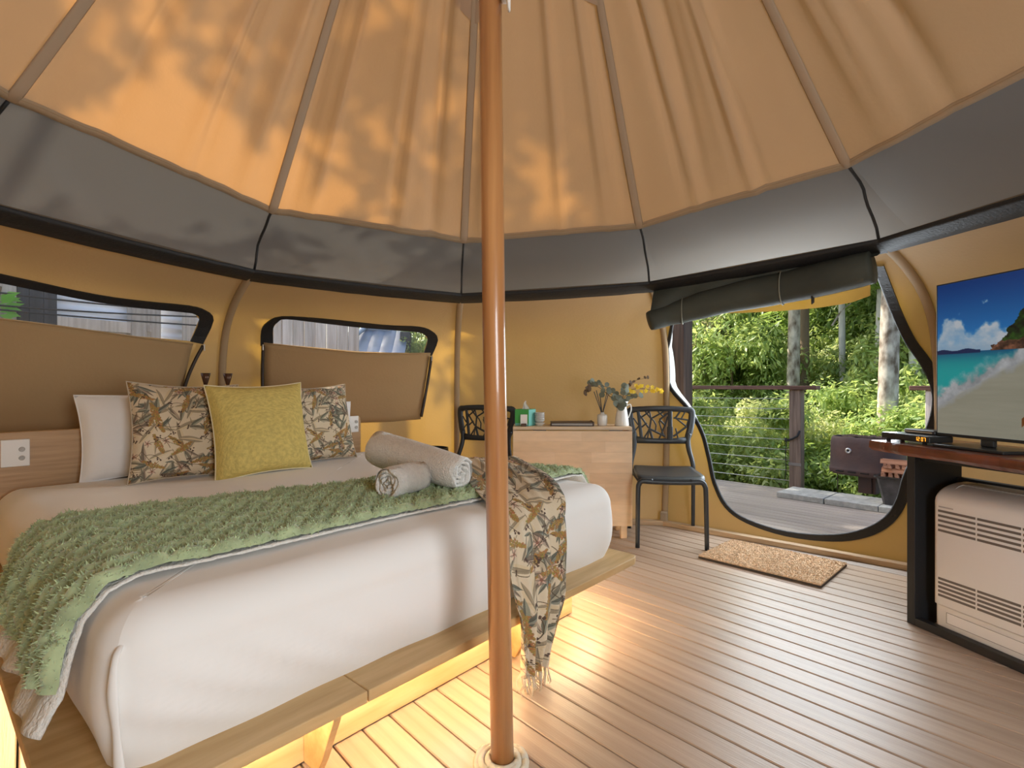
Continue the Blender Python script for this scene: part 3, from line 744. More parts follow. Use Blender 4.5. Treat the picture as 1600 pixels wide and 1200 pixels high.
# ---- green throw
THROW = [(2.045, .47), (2.03, .545), (1.985, .598), (1.90, .607), (1.4, .607), (.9, .607), (.4, .607), (.10, .606), (.035, .590), (-.008, .545), (-.026, .495), (-.038, .445), (-.046, .40)]
TP = [Vector((s, z)) for s, z in THROW]; TL = [0]
for p, q in zip(TP, TP[1:]): TL.append(TL[-1]+(q-p).length)
TTAB = [(l, s, z) for l, (s, z) in zip(TL, THROW)]; TT = TL[-1]
def throw_pt(u, v, lift=0.0, ext=0.0, bulge=True, widen=0.0):
    l = u*(TT+ext); s, z = interp(TTAB, min(l, TT))
    if l > TT: z -= (l-TT)*.80; s -= (l-TT)*.45
    s2, z2 = interp(TTAB, min(l+.02, TT)); s1, z1 = interp(TTAB, max(l-.02, 0)); tx, tz = s2-s1, z2-z1; k = math.hypot(tx, tz)+1e-9
    nx, nz = tz/k*1, -tx/k*1
    if nz < 0 and abs(nz) > abs(nx)*.2 : nx, nz = -nx, -nz
    if s < .02 and nx > 0: nx, nz = -nx, -nz
    if s > 1.99 and nx < 0: nx, nz = -nx, -nz
    hang = min(1, max(0, (.12-s)/.22)); d0 = lerp(.205, .125, hang)+.012*math.sin(l*6)-widen; d1 = .80+.14*max(0, min(1, (.9-s)/.8))+.07*hang+.008*math.sin(l*5)
    if s > 1.95: d1 = lerp(d1, .50, min(1, (s-1.95)/.1)); 
    d = lerp(d0, d1, v); h = lift
    if bulge:
        W_ = d1-d0; row = v*W_/.048; r = int(row); fr = row-r; fl = (l/.085+.5*(r % 2)) % 1
        h += .026*max(0, 1-abs(2*fr-1)**2.6)*(.45+.55*max(0, 1-abs(2*fl-1)**4))
        h += .006*noise.noise(Vector((l*18, d*18, 2)))+.004*noise.noise(Vector((l*60, d*60, 2)))
    fold = hang*(.014*math.sin(v*13-.6)+.007*math.sin(v*29))+hang*.006
    s -= fold; h2 = h
    return Vector((s+nx*h2, d, z+nz*h2+.004*math.sin(d*9+s*3)))
th = thing('throw_blanket', 'fluffy sage green throw laid across the foot of the bed', 'blanket', C0.copy(), BRZ)
NU, NV = 300, 120
b = MB().grid(lambda u, v: tuple(throw_pt(u, v, .006)), NU, NV); ob('plush_top', b, GREEN, th, smooth=True)
b2 = MB().grid(lambda u, v: tuple(throw_pt(u, -.004+1.0*v, -.004+.004*noise.noise(Vector((u*90, v*30, 1)))+.010*max(0, u-.93)/.07*math.sin(v*40), .085, False, .006)), 160, 50); ob('sherpa_backing', b2, SHERPA, th, smooth=True, label='white sherpa underside of the throw', solid=.006)
rr_ = random.Random(11); pile = MB()
for _ in range(62000):
    i, j = rr_.randrange(NU), rr_.randrange(NV); w = NV+1
    p = Vector(b.v[i*w+j]); e1 = Vector(b.v[(i+1)*w+j])-p; e2 = Vector(b.v[i*w+j+1])-p; n = e1.cross(e2)
    if n.length < 1e-12: continue
    n.normalize()
    o_ = throw_pt(i/NU, j/NV, .03, bulge=False)-throw_pt(i/NU, j/NV, 0, bulge=False)
    o_ = o_+Vector((0, (-.012 if j < 6 else .012 if j > NV-6 else 0), 0))
    if n.dot(o_) < 0: n = -n
    p = p+e1*rr_.random()+e2*rr_.random(); t = Vector((rr_.uniform(-1, 1), rr_.uniform(-1, 1), rr_.uniform(-1, 1)))*1.5
    dr = (n+t).normalized(); sd = dr.cross(Vector((rr_.uniform(-1, 1), rr_.uniform(-1, 1), .3))).normalized()*.0028; L = rr_.uniform(.007, .015)
    k = len(pile.v); pile.v += [tuple(p-sd-n*.003), tuple(p+sd-n*.003), tuple(p+dr*L)]; pile.f.append((k, k+1, k+2))
ob('pile', pile, mat('plush_pile', (.44, .53, .30), .95, var=(90, .4), sheen=.6), th, kind='stuff')

# ---- floral scarf with fringe
SC = [(1.83, .76, .655, .40), (1.66, .52, .655, .40), (1.48, .26, .650, .40), (1.37, .10, .630, .385), (1.325, .005, .590, .375), (1.300, -.040, .52, .37), (1.285, -.062, .43, .36), (1.265, -.085, .34, .33), (1.245, -.112, .255, .27), (1.220, -.120, .17, .21), (1.195, -.125, .10, .155), (1.185, -.125, .06, .135)]
def scarf_pt(u, v, o=0):
    s, d, z, w = crom(SC, u); top = max(0, min(1, (.45-u)/.2)); x = (v-.5)*w
    if top: # lies flat: width runs across the path
        dx, dy = .53*top, -.80*top*.6; s2 = s+x*(1-.25*top); d2 = d-x*.55*top
    else: s2, d2 = s+x, d
    amp = .004+.020*max(0, u-.35)
    f = amp*math.sin(v*21+u*3)+amp*.5*math.sin(v*47+2)+.006*noise.noise(Vector((u*9, v*6, 3)))*(.5+u)
    if u < .40: return Vector((s2, d2, z+.7*f+o))
    k = min(1, (u-.40)/.1); return Vector((s2, d2-k*(f+.008)-o, z+(1-k)*.7*f))
scf = thing('scarf', 'thin floral scarf draped over the bed end with a fringed tip near the floor', 'scarf', C0.copy(), BRZ)
b = MB().grid(lambda u, v: tuple(scarf_pt(u, v)), 110, 60, uv=True)
for k, (u, v) in list(b.uv.items()): b.uv[k] = (v*.62+.1, 1-u*1.75)
ob('cloth', b, FLORAL, scf, smooth=True, solid=.002)
FR = mat('silky_fringe', (.80, .73, .60), .5, transl=.35)
b = MB()
for k in range(46):
    v = k/45; p = scarf_pt(.985, v); x = rr_.uniform(-.012, .012); y = rr_.uniform(-.02, .012)
    q = [p, p+Vector((x*.5, y, -.025)), p+Vector((x, y*.5+.006*math.sin(k), -.048)), p+Vector((x*1.6, y, max(-.062, -.05-rr_.random()*.03)))]
    b.tube(q, [.0022, .002, .0018, .001], 5)
ob('fringe', b, FR, scf, smooth=True)

# ---- rolled towels
def towel(name, lab, a, c, ra, rb, loops, rz_off=0, squash=.92):
    a, c = Vector(a), Vector(c); o = thing(name, lab, 'towel', (a.x, a.y, a.z-ra), 0, 'rolled towels'); ax = (c-a); L = ax.length; ax.normalize()
    up = Vector((0, 0, 1)); w = ax.cross(up).normalized(); up = w.cross(ax)
    loopsR = []; n = 40
    for q in range(25):
        f = q/24; R = lerp(ra, rb, f)*(1-.10*(abs(2*f-1)**8)); ring = []
        for k in range(n):
            an = 2*PI*k/n; r = R*(1+.02*math.sin(3*an+f*4)+.012*noise.noise(Vector((f*9, math.cos(an)*2, math.sin(an)*2))))
            ring.append(a-o.location+ax*(L*f)+w*(r*math.cos(an))+up*(r*math.sin(an)*squash))
        loopsR.append(ring)
    ob('terry_roll', MB().loft(loopsR), TOWEL, o, smooth=True)
    for end, p0, R, sg in (('spiral_end', a, ra*.95, -1), ('spiral_end', c, rb*.95, 1)):
        sp = MB(); row0 = []; row1 = []
        m = 150
        for k in range(m+1):
            th_ = 2*PI*loops*k/m; r = R*(.06+.92*k/m)*(1+.03*math.sin(5*th_))
            d = w*(r*math.cos(th_))+up*(r*math.sin(th_)*squash); q = p0-o.location+d
            j = .006*math.sin(3*th_+k*.05)+ .010*(1-k/m)
            row0.append(q+ax*sg*(.004-j)); row1.append(q-ax*sg*.05)
        sp.loft([row0, row1], closed=False); ob(end, sp, TOWEL, o, smooth=True, solid=.0105)
    return o
za = .625
towel('rolled_towel', 'small rolled white towel with its spiral end facing out, on the green throw', (-.468, 1.990, za+.058), (-.375, 2.145, za+.060), .066, .064, 4.2)
towel('rolled_towel', 'large rolled white towel leaning across the small one', (-.600, 2.395, .765), (-.200, 2.140, za+.070), .088, .074, 3.4)

# ------------------------------------------------------------------ chairs
CH_SEG = [((148,135),(156,347),15),((338,135),(340,250),20),((340,250),(345,347),26),((160,190),(215,140),7),((160,170),(210,262),8),((160,262),(200,225),7),((225,190),(215,140),6),((190,140),(225,192),7),((225,192),(215,270),8),((215,270),(165,347),7),((215,268),(312,322),9),((210,268),(195,347),6),((230,347),(215,275),11),((225,192),(300,140),7),((240,205),(255,240),6),((255,240),(250,290),6),((240,205),(225,192),6),((275,200),(325,150),8),((275,200),(310,240),8),((310,240),(270,347),7),((300,178),(265,137),6),((310,240),(325,175),7),((272,210),(302,318),6),((360,185),(450,202),7),((400,137),(372,185),8),((372,185),(440,250),7),((440,250),(365,322),9),((430,140),(405,195),6),((450,200),(440,250),6),((375,262),(400,347),6),((120,190),(148,240),6),((125,280),(150,250),6)]
def chair(lab, loc, rz):
    t = thing('dining_chair', lab, 'chair', loc, rz, 'black dining chairs')
    SH = .452
    def seat(u, v):
        x, y = 2*u-1, 2*v-1; w = .215*(1-.05*(y > 0)*y); xx = x*w*(1-.06*abs(y)**8); yy = y*.215*(1-.05*abs(x)**8)-.01
        z = SH-.012*(1-x*x)*(1-y*y*.6)+(.010*max(0, y)**2)-.030*max(0, (-y-.75)/.25)**2
        return (xx, yy, z)
    ob('seat', MB().grid(seat, 16, 16), CHAIRM, t, smooth=True, solid=.022)
    # back: leaning frame in local (x, z), front face towards -y
    def bp(x, z, o=0): 
        k = (z-.44)/.44; return Vector((x, .195+.075*k+.02*math.sin(PI*k)-.035*(1-(x/.23)**2)*max(0, (z-.62)/.25)+o, z))
    def bar(b, pts, w, th): b.tube([bp(*p) for p in pts], w, 8, flat=th, up=(0, 1, 0))
    b = MB()
    out = smooth_path([(-.185, .655, 0), (-.205, .72, 0), (-.218, .79, 0), (-.222, .845, 0), (-.205, .868, 0), (-.10, .878, 0), (0, .880, 0), (.10, .878, 0), (.205, .868, 0), (.222, .845, 0), (.218, .79, 0), (.205, .72, 0), (.185, .655, 0)], 48)
    bar(b, [(p.x, p.y) for p in out], [.021+.004*(abs(p.x) > .19) for p in out], .42)
    bar(b, [(-.19, .652), (-.10, .645), (0, .643), (.10, .645), (.19, .652)], [.027, .021, .019, .021, .027], .45)
    back = ob('backrest', b, CHAIRM, t, smooth=True)
    lb = MB()
    for (x0, y0), (x1, y1), w in CH_SEG:
        f = lambda x, y: ((x-285)/165*.195*(1-.10*max(0, (y-240)/110)), .868-(y-130)/220*.218)
        p, q = f(x0, y0), f(x1, y1); m = ((p[0]+q[0])/2, (p[1]+q[1])/2); bar(lb, [p, m, q], w*.00078+.0006, .55)
    ob('branch_lattice', lb, CHAIRM, t, smooth=False)
    for sx in (-1, 1):
        pts = smooth_path([bp(sx*.198, .70), bp(sx*.190, .645), bp(sx*.196, .58), bp(sx*.214, .50), Vector((sx*.219, .205, .44)), Vector((sx*.222, .222, .30)), Vector((sx*.226, .25, .0))], 24)
        ob('leg', MB().tube(pts, [.020-.007*(k/24) for k in range(25)], 10, flat=.8, up=(0, 1, 0)), CHAIRM, t, smooth=True)
        pts = smooth_path([Vector((sx*.120, -.212, .428)), Vector((sx*.180, -.214, .430)), Vector((sx*.205, -.216, .408)), Vector((sx*.212, -.220, .34)), Vector((sx*.216, -.228, .0))], 22)
        ob('leg', MB().tube(pts, [.019-.005*(k/22) for k in range(23)], 10, flat=.85, up=(0, 1, 0)), CHAIRM, t, smooth=True)
    for sx in (-1, 1): ob('side_rail', MB().tube([(sx*.2, -.2, .43), (sx*.205, 0, .43), (sx*.212, .2, .432)], .015, 8), CHAIRM, t, smooth=True)
    return t
ch1 = chair('black plastic chair with branch-patterned back beside the doorway', (1.055, 3.64, 0), -.13)
ch2 = dup(ch1, (-.29, 3.86, 0), -.35, 'black plastic chair with branch-patterned back, half hidden behind the centre pole')

# ------------------------------------------------------------------ drop-leaf table and what stands on it
tx0, tx1, ty = .006, .822, 3.66
dt = thing('drop_leaf_table', 'pale birch drop-leaf table folded flat against the back wall', 'table', ((tx0+tx1)/2, ty, 0), -.035)
hw = (tx1-tx0)/2
b = MB(); n = 9
ob('table_top', MB().box(-hw, hw, 0, .27, .742, .765), BIRCH, dt, bevel=.003)
rb = random.Random(4); rowsz = [.09+k*.072 for k in range(10)]
for k, (z0, z1) in enumerate(zip(rowsz[:-1], rowsz[1:])):
    xs = [-hw+.002]; 
    while xs[-1] < hw-.25: xs.append(xs[-1]+rb.uniform(.16, .36))
    xs.append(hw-.002)
    if xs[-1]-xs[-2] < .1: xs.pop(-2)
    for x0, x1 in zip(xs, xs[1:]):
        ob('stave', MB().box(x0+.0002, x1-.0002, -.022-rb.random()*.0006, -.001, z0+.0002, z1-.0002), D.materials.get('birch%d' % (rb.randrange(4))) or BIRCH, dt)
ob('leaf_edge', MB().box(-hw, hw, -.0215, -.001, rowsz[-1], .738), BIRCH, dt, bevel=.002)
for x in (-hw*.55, hw*.72):
    ob('hinge', MB().box(x-.045, x+.045, -.0235, .002, .7385, .7418), BLACKP, dt)
ob('side_panel', MB().box(hw-.024, hw, .002, .268, .09, .741), BIRCH, dt, bevel=.002)
ob('side_panel', MB().box(-hw, -hw+.024, .002, .268, .09, .741), BIRCH, dt, bevel=.002)
for x in (-hw+.03, hw-.075):
    for y in (.0, .21): ob('foot', MB().box(x, x+.042, y, y+.045, 0, .09), BIRCH, dt, bevel=.003)
ZT = .7655
def on_t(px, dy): r = ray(px, 0); y = ty+dy; return Vector((r.x*y, y, ZT))
tb = thing('tissue_box', 'green and teal tissue box on the birch table', 'tissue box', on_t(821, .12), -.5)
TEAL = mat('teal_card', (.16, .47, .40), .6); GRN = mat('green_card', (.06, .37, .08), .6)
ob('box', MB().box(-.055, .055, -.055, .055, 0, .115), TEAL, tb, bevel=.003)
ob('green_face', MB().box(-.054, .054, -.0562, -.0552, .018, .114).box(-.054, .054, -.054, .054, .1152, .1160), GRN, tb)
b = MB()
b.grid(lambda u, v: ((u-.5)*.065*(1-v*.8)+.004*math.sin(v*7), .010*math.sin(u*9+v*2)*(1-v*.5), .112+.062*v), 10, 8); ob('tissue', b, PILLOW, tb, smooth=True)
cd = thing('menu_card', 'small white card in a wooden stand before the tissue box', 'card', on_t(818.5, .025), -.1)
ob('card', MB().box(-.024, .024, -.001, .001, .012, .082, Mt(0, 0, 0, 0, -.1)), WHITE, cd)
ob('stand', MB().box(-.018, .018, -.012, .012, 0, .020), TIMBER, cd, bevel=.002)
bw_ = thing('bowl_stack', None, None) if False else None
for k in range(6):
    o = thing('bowl', ['white saucer at the foot of the stacked crockery by the tissue box', 'lowest grey bowl in the stack by the tissue box', 'second grey bowl up in the stack by the tissue box', 'third grey bowl up in the stack by the tissue box', 'fourth grey bowl up in the stack by the tissue box', 'topmost grey bowl in the stack by the tissue box'][k], 'bowl', on_t(843, .12)+Vector((0, 0, [0, .020, .0325, .045, .0575, .070][k])), 0, 'stacked crockery')
    pr = [(.001, .003), (.018, .003), (.018, 0), (.022, 0), (.024, .004), (.036, .014), (.040, .018), (.038, .0185), (.024, .008), (.001, .007)] if k == 0 else [(.001, .001), (.024, .0), (.034, .012), (.037, .022), (.0355, .022), (.033, .014), (.023, .004), (.001, .004)]
    ob('body', MB().lathe(pr, 28), CERAMIC if k == 0 else mat('pale_grey_glaze%d' % k, (.52, .49, .45), .35), o, smooth=True)
fd = thing('compendium', 'dark brown guest folder lying open-edged on the birch table', 'folder', on_t(893, .14), -.06)
LEA = mat('dark_leather', (.05, .025, .015), .5); PAGE = mat('grey_pages', (.48, .45, .41), .8)
ob('cover', MB().box(-.15, .15, -.10, .10, 0, .005), LEA, fd, bevel=.001)
ob('pages', MB().box(-.142, .140, -.095, .095, .0055, .019), PAGE, fd, bevel=.001)
ob('cover', MB().box(-.15, .15, -.10, .10, 0, .005, Mt(.0, 0, .0195, 0, 0, -.012)), LEA, fd, bevel=.001)
ob('spine', MB().box(.140, .152, -.10, .10, .003, .030), LEA, fd, bevel=.003)
rd = thing('reed_diffuser', 'white ceramic reed diffuser with dark sticks on the birch table', 'diffuser', on_t(941, .10), 0)
ob('jar', MB().lathe([(.001, 0), (.030, 0), (.034, .006), (.036, .03), (.036, .066), (.032, .078), (.016, .082), (.014, .094), (.012, .094), (.012, .08)], 28), CERAMIC, rd, smooth=True)
for k, (dx, dy, L) in enumerate(((-.055, .02, .15), (-.045, -.02, .16), (-.012, .03, .13), (-.020, -.02, .14), (.040, .02, .16), (.048, -.01, .155))):
    ob('reed', MB().tube([(dx*.05, dy*.1, .085), (dx, dy, .09+L)], .0028, 6), BLACKP, rd)
jg = thing('jug_of_flowers', 'tapered white jug holding grey-green leaves and yellow orchids', 'jug', on_t(971.5, .09), 0)
ob('jug', MB().lathe([(.001, 0), (.048, 0), (.050, .004), (.045, .05), (.036, .11), (.033, .135), (.040, .158), (.046, .172), (.043, .172), (.031, .138), (.030, .12)], 30), CERAMIC, jg, smooth=True)
ob('jug_handle', MB().tube(smooth_path([(.036, 0, .14), (.060, 0, .15), (.066, 0, .11), (.046, 0, .055)], 14), .0055, 8, flat=.7), CERAMIC, jg, smooth=True)
EUC = mat('eucalyptus_leaf', (.17, .19, .14), .7, var=(9, .25), transl=.2); EUCD = mat('dry_leaf', (.13, .085, .05), .8); ORC = mat('yellow_orchid_petal', (.80, .58, .05), .6, transl=.35, tcol=(.9, .65, .05)); STEM = mat('brown_stem', (.16, .10, .05), .8)
def leafdisc(b, c, n, r, el=1.0, rs=rr_):
    n = n.normalized(); u = n.cross(Vector((.3, .2, 1))).normalized(); w = n.cross(u); a0 = rs.uniform(0, 6)
    u2 = u*math.cos(a0)+w*math.sin(a0); w2 = n.cross(u2); pts = []
    for k in range(8):
        t = 2*PI*k/8; pts.append(c+u2*(math.cos(t)*r*el)+w2*(math.sin(t)*r)+n*(.12*r*math.cos(2*t)))
    o = len(b.v); b.v += [tuple(p) for p in pts]+[tuple(c)]; b.f += [(o+k, o+(k+1) % 8, o+8) for k in range(8)]
r2 = random.Random(21)
def spray(name, pts, nleaf, r, m, el=1.0, start=.25):
    P = smooth_path(pts, 24); s_ = ob('stem', MB().tube(P, [.0028-.0018*k/24 for k in range(25)], 6), STEM, jg, smooth=True)
    for k in range(nleaf):
        f = lerp(start, 1, k/max(1, nleaf-1)); c = P[int(f*24)]; of = Vector((r2.uniform(-1, 1), r2.uniform(-1, 1), r2.uniform(-.6, 1)))*r*1.1
        bb = MB(); leafdisc(bb, c+of, Vector((r2.uniform(-.6, .6), -1, r2.uniform(-.5, .6))), r*r2.uniform(.75, 1.2), el, r2); ob('leaf', bb, m, s_, smooth=True)
spray('e', [(0, 0, .13), (-.03, .01, .21), (-.09, .02, .265), (-.17, .02, .295), (-.225, .01, .30)], 14, .017, EUC, 1.1)
spray('e', [(0, 0, .13), (-.05, -.02, .20), (-.11, -.02, .235), (-.145, -.02, .225)], 9, .019, EUC, 1.1)
spray('e', [(0, 0, .13), (-.16, .0, .27), (-.225, 0, .27), (-.255, 0, .235)], 7, .012, EUCD, 1.8, .6)
spray('e', [(0, 0, .13), (.0, -.03, .20), (.01, -.045, .25), (.03, -.03, .29)], 9, .024, EUC, 1.05, .1)
spray('e', [(0, 0, .13), (-.02, -.045, .17), (-.035, -.055, .145), (-.02, -.06, .13)], 8, .027, EUC, 1.0, .2)
spray('e', [(0, 0, .13), (.04, -.02, .20), (.09, -.02, .21), (.14, 0, .20)], 7, .016, EUC, 1.3)
spray('e', [(0, 0, .13), (.03, .02, .24), (.10, .03, .315), (.19, .03, .335)], 6, .010, EUCD, 1.6, .5)
P = smooth_path([(0, 0, .13), (.04, 0, .235), (.12, .0, .262), (.21, 0, .250), (.275, -.01, .240)], 24)
s_ = ob('orchid_stem', MB().tube(P, .0022, 6), STEM, jg, smooth=True)
for k in range(20):
    c = P[7+int(17*k/20)]+Vector((r2.uniform(-.015, .015), r2.uniform(-.02, .01), r2.uniform(-.034, .034)*(1.25-k/20))); bb = MB(); a0 = r2.uniform(0, 6)
    nn = Vector((r2.uniform(-.5, .5), -1, r2.uniform(-.4, .5))).normalized(); u = nn.cross(Vector((0, 0, 1))).normalized(); w = nn.cross(u)
    for q in range(5):
        a = a0+q*2*PI/5; dr = u*math.cos(a)+w*math.sin(a); sd = nn.cross(dr)
        R = .0175*r2.uniform(.8, 1.1); o = len(bb.v); bb.v += [tuple(c), tuple(c+dr*R*.6+sd*R*.42+nn*.003), tuple(c+dr*R*1.05+nn*.004), tuple(c+dr*R*.6-sd*R*.42+nn*.003)]; bb.f.append((o, o+1, o+2, o+3))
    ob('bloom', bb, ORC, s_)

# ------------------------------------------------------------------ side table
st = thing('side_table', 'black round side table with a raised rim to the right of the bed head', 'side table', (-.585, 3.80, 0))
ob('tray_top', MB().lathe([(.001, .56), (.125, .56), (.13, .565), (.13, .605), (.124, .605), (.122, .572), (.001, .572)], 40), BLACKP, st, smooth=False)
for k in range(3):
    a = k*2*PI/3+.5; ob('leg', MB().tube([(math.cos(a)*.10, math.sin(a)*.10, .56), (math.cos(a)*.13, math.sin(a)*.13, 0)], .010, 10), BLACKP, st, smooth=True)

# ------------------------------------------------------------------ door mat
mp_ = Vector((1.537, 3.160, 0)); d1 = Vector((.452, -.465, 0)).normalized()
dm = thing('door_mat', 'tan coir door mat on the decking inside the doorway', 'mat', mp_, math.atan2(d1.y, d1.x))
ob('backing', MB().box(-.335, .335, -.24, .24, 0.0005, .012), mat('rubber_backing', (.06, .045, .035), .9), dm, bevel=.002)
ob('coir_body', MB().box(-.334, .334, -.239, .239, .012, .021), COIR, dm, bevel=.002)
b = MB()
for _ in range(16000):
    x, y = rr_.uniform(-.335, .335), rr_.uniform(-.24, .24); k = len(b.v); a = rr_.uniform(0, 6); q = Vector((math.cos(a), math.sin(a), 0))*.0016; t = Vector((rr_.uniform(-.005, .005), rr_.uniform(-.005, .005), rr_.uniform(.004, .009)))
    p = Vector((x, y, .020)); b.v += [tuple(p-q), tuple(p+q), tuple(p+t)]; b.f.append((k, k+1, k+2))
ob('coir_pile', b, COIR, dm, kind='stuff')

# ------------------------------------------------------------------ TV bench, television, boxes, heater
FB = Vector((.245, -.969, 0)).normalized()                        # along the front, towards the camera
fbz = math.atan2(FB.y, FB.x)
bn = thing('tv_bench', 'red hardwood slab bench on a black frame beside the doorway', 'bench', (1.75, 2.36, 0), fbz)
# local x along the front, local y towards the wall
LB = 1.42
slab = [(1.627, 2.43), (1.640, 2.28), (1.652, 2.13), (1.672, 1.99), (1.680, 1.88), (1.688, 1.75), (1.72, 1.5), (1.77, 1.2), (1.84, .96), (2.26, .90), (2.20, 1.4), (2.10, 2.0), (2.02, 2.50)]
inv = (Matrix.Translation(bn.location) @ Matrix.Rotation(fbz, 4, 'Z')).inverted()
sl = [inv @ Vector((x, y, 0)) for x, y in slab]
dense_sl = []
for k in range(len(sl)):
    a, c = sl[k], sl[(k+1) % len(sl)]
    for q in range(8):
        p = a.lerp(c, q/8)
        if k < 8: p = p+Vector((0, .010*noise.noise(Vector((p.x*7, 1, 1)))+.004*noise.noise(Vector((p.x*22, 1, 4))), 0))
        dense_sl.append(p)
b = MB(); cen = sum(dense_sl, Vector())/len(dense_sl)
ins = lambda p, e: p+(cen-p).normalized()*e
b.loft([[(*ins(p, .020).xy, .755-.006*noise.noise(p*5)) for p in dense_sl], [(*p.xy, .768) for p in dense_sl], [(*ins(p, .003+.003*noise.noise(p*14)).xy, .795) for p in dense_sl], [(*ins(p, .010).xy, .80) for p in dense_sl]], cap=True)
ob('slab_top', b, REDWOOD, bn, smooth=False)
ob('side_frame', MB().box(0, .036, 0, .27, .0, .754), BLACKFRAME, bn, bevel=.002)
ob('side_frame', MB().box(LB-.036, LB, 0, .27, .0, .754), BLACKFRAME, bn, bevel=.002)
ob('floor_rail', MB().box(.036, LB-.036, 0, .036, .0, .034), BLACKFRAME, bn, bevel=.002)
ob('back_rail', MB().box(.036, LB-.036, .235, .27, .575, .640), BLACKFRAME, bn, bevel=.002)
ob('top_rail', MB().box(.036, LB-.036, .03, .06, .72, .754), BLACKFRAME, bn, bevel=.002)

ht = thing('floor_heater', 'cream floor-standing heater with two rows of vents under the bench', 'heater', (1.774, 2.273, 0), fbz)
HWD = .74
def hprof(x):
    return None
sec = [(.038, .0), (.038, .11), (.026, .118), (.026, .565)]
sec = [(.040, .012), (.040, .118), (.030, .124), (.030, .560)]+[(.030+.16*(1-math.cos(a)), .560+.072*math.sin(a)) for a in [k*PI/2/8 for k in range(1, 9)]]+[(.205, .632), (.225, .62), (.225, .012)]
b = MB().loft([[(x, y+e, z-(e*.4 if z > .5 else 0)) for y, z in sec] for x, e in ((0, .012), (.006, .003), (.016, 0), (HWD-.016, 0), (HWD-.006, .003), (HWD, .012))], cap=True)
ob('casing', b, HEATER, ht, smooth=True, auto=1, bevel=.002)
segs = [(.022, .167), (.174, .322), (.329, .477), (.484, .632), (.639, .715)]
for z0, dz in ((.524, .0205), (.238, .0175)):
    for k in range(5):
        for x0, x1 in segs:
            z = z0-k*dz; ob('vent_slot', MB().box(x0, x1, .0285, .033, z-.0095, z), SLOT, ht, kind=None)
for k in range(2): pass
ob('lower_panel', MB().box(.05, .70, .0385, .042, .053, .095), mat('panel_cream', (.83, .79, .75), .45), ht, bevel=.0008)
ob('panel_gap', MB().box(.048, .702, .0392, .042, .0515, .0965), SLOT, ht)
ob('badge', MB().box(.024, .082, .0288, .031, .5345, .5395), mat('grey_badge', (.42, .39, .37), .4), ht)
ob('top_grille', MB().box(.06, HWD-.06, .12, .20, .631, .6345), mat('grille_grey', (.25, .23, .21), .5), ht, bevel=.001)
ob('lid_line', MB().tube([(.05, .045, .5905), (.052, .10, .6215), (.056, .12, .628), (HWD-.06, .12, .628)], .0012, 5), WHITE, ht)

TU = Vector((.133, -1, 0)).normalized(); tvz = math.atan2(TU.y, TU.x)
tv = thing('television', 'large flat television showing a tropical beach, on the bench', 'television', (1.793, 2.25, .8), tvz)
TW, T0, T1 = 1.13, .039, .672
ob('bezel', MB().box(0, TW, .0, .030, T0, T1), BLACKP, tv, bevel=.002)
b = MB(); b.v = [(.006, -.0008, T0+.012), (TW-.006, -.0008, T0+.012), (TW-.006, -.0008, T1-.005), (.006, -.0008, T1-.005)]; b.f = [(0, 1, 2, 3)]; b.uv = {0: (0, 0), 1: (1, 0), 2: (1, 1), 3: (0, 1)}
TVM = img_mat('beach_screen', screen_picture(), .25, emit=.62)
ob('screen', b, TVM, tv)
ob('rear_case', MB().box(.20, TW-.20, .03, .07, T0+.05, .45), BLACKP, tv, bevel=.01)
for x in (.06, TW-.34):
    ob('foot', MB().box(x, x+.28, -.085, .10, .0, .012).box(x+.12, x+.17, .005, .024, .012, T0+.01), mat('gunmetal%.1f' % x, (.05, .055, .06), .3, .5), tv, bevel=.004)
bx = thing('set_top_box', 'flat black set-top box with an orange display, left of the television', 'set-top box', (1.688, 2.435, .8), math.atan2(-.235, .033))
ob('casing', MB().box(0, .24, 0, .115, .010, .036), BLACKP, bx, bevel=.004)
ob('top_trim', MB().box(.002, .238, .002, .113, .0361, .0373), mat('satin_grey', (.30, .33, .36), .25, .6), bx, bevel=.0005)
for x in (.02, .20):
    for y in (.02, .09): ob('foot', MB().lathe([(.001, 0), (.009, 0), (.009, .010), (.001, .010)], 12, Mt(x, y, 0)), BLACKP, bx)
AMB = mat('amber_digits', (.2, .05, 0), .5, emit=((1, .35, .03), 2.2))
b = MB()
for x, segs_ in ((.176, 'bc'), (.188, 'abged'), (.204, 'abcdef'), (.216, 'abc')):
    for sgm in segs_:
        a = {'a': (0, .008, .0135, .015), 'b': (.0065, .008, .0075, .0145), 'c': (.0065, .008, 0, .007), 'd': (0, .008, -.001, .0005), 'e': (0, .0015, 0, .007), 'f': (0, .0015, .0075, .0145), 'g': (0, .008, .0065, .008)}[sgm]
        b.box(x+a[0], x+a[1], -.0012, -.0002, .0165+a[2], .0165+a[3])
ob('display', b, AMB, bx)
dv = thing('media_player', 'small black media player on top of the set-top box', 'media player', (1.765, 2.40, .8377), math.atan2(-.235, .033))
ob('casing', MB().box(0, .15, .0, .085, .0, .018), BLACKP, dv, bevel=.006)
ob('front_trim', MB().box(.01, .14, -.0012, .0005, .005, .012), METAL, dv)
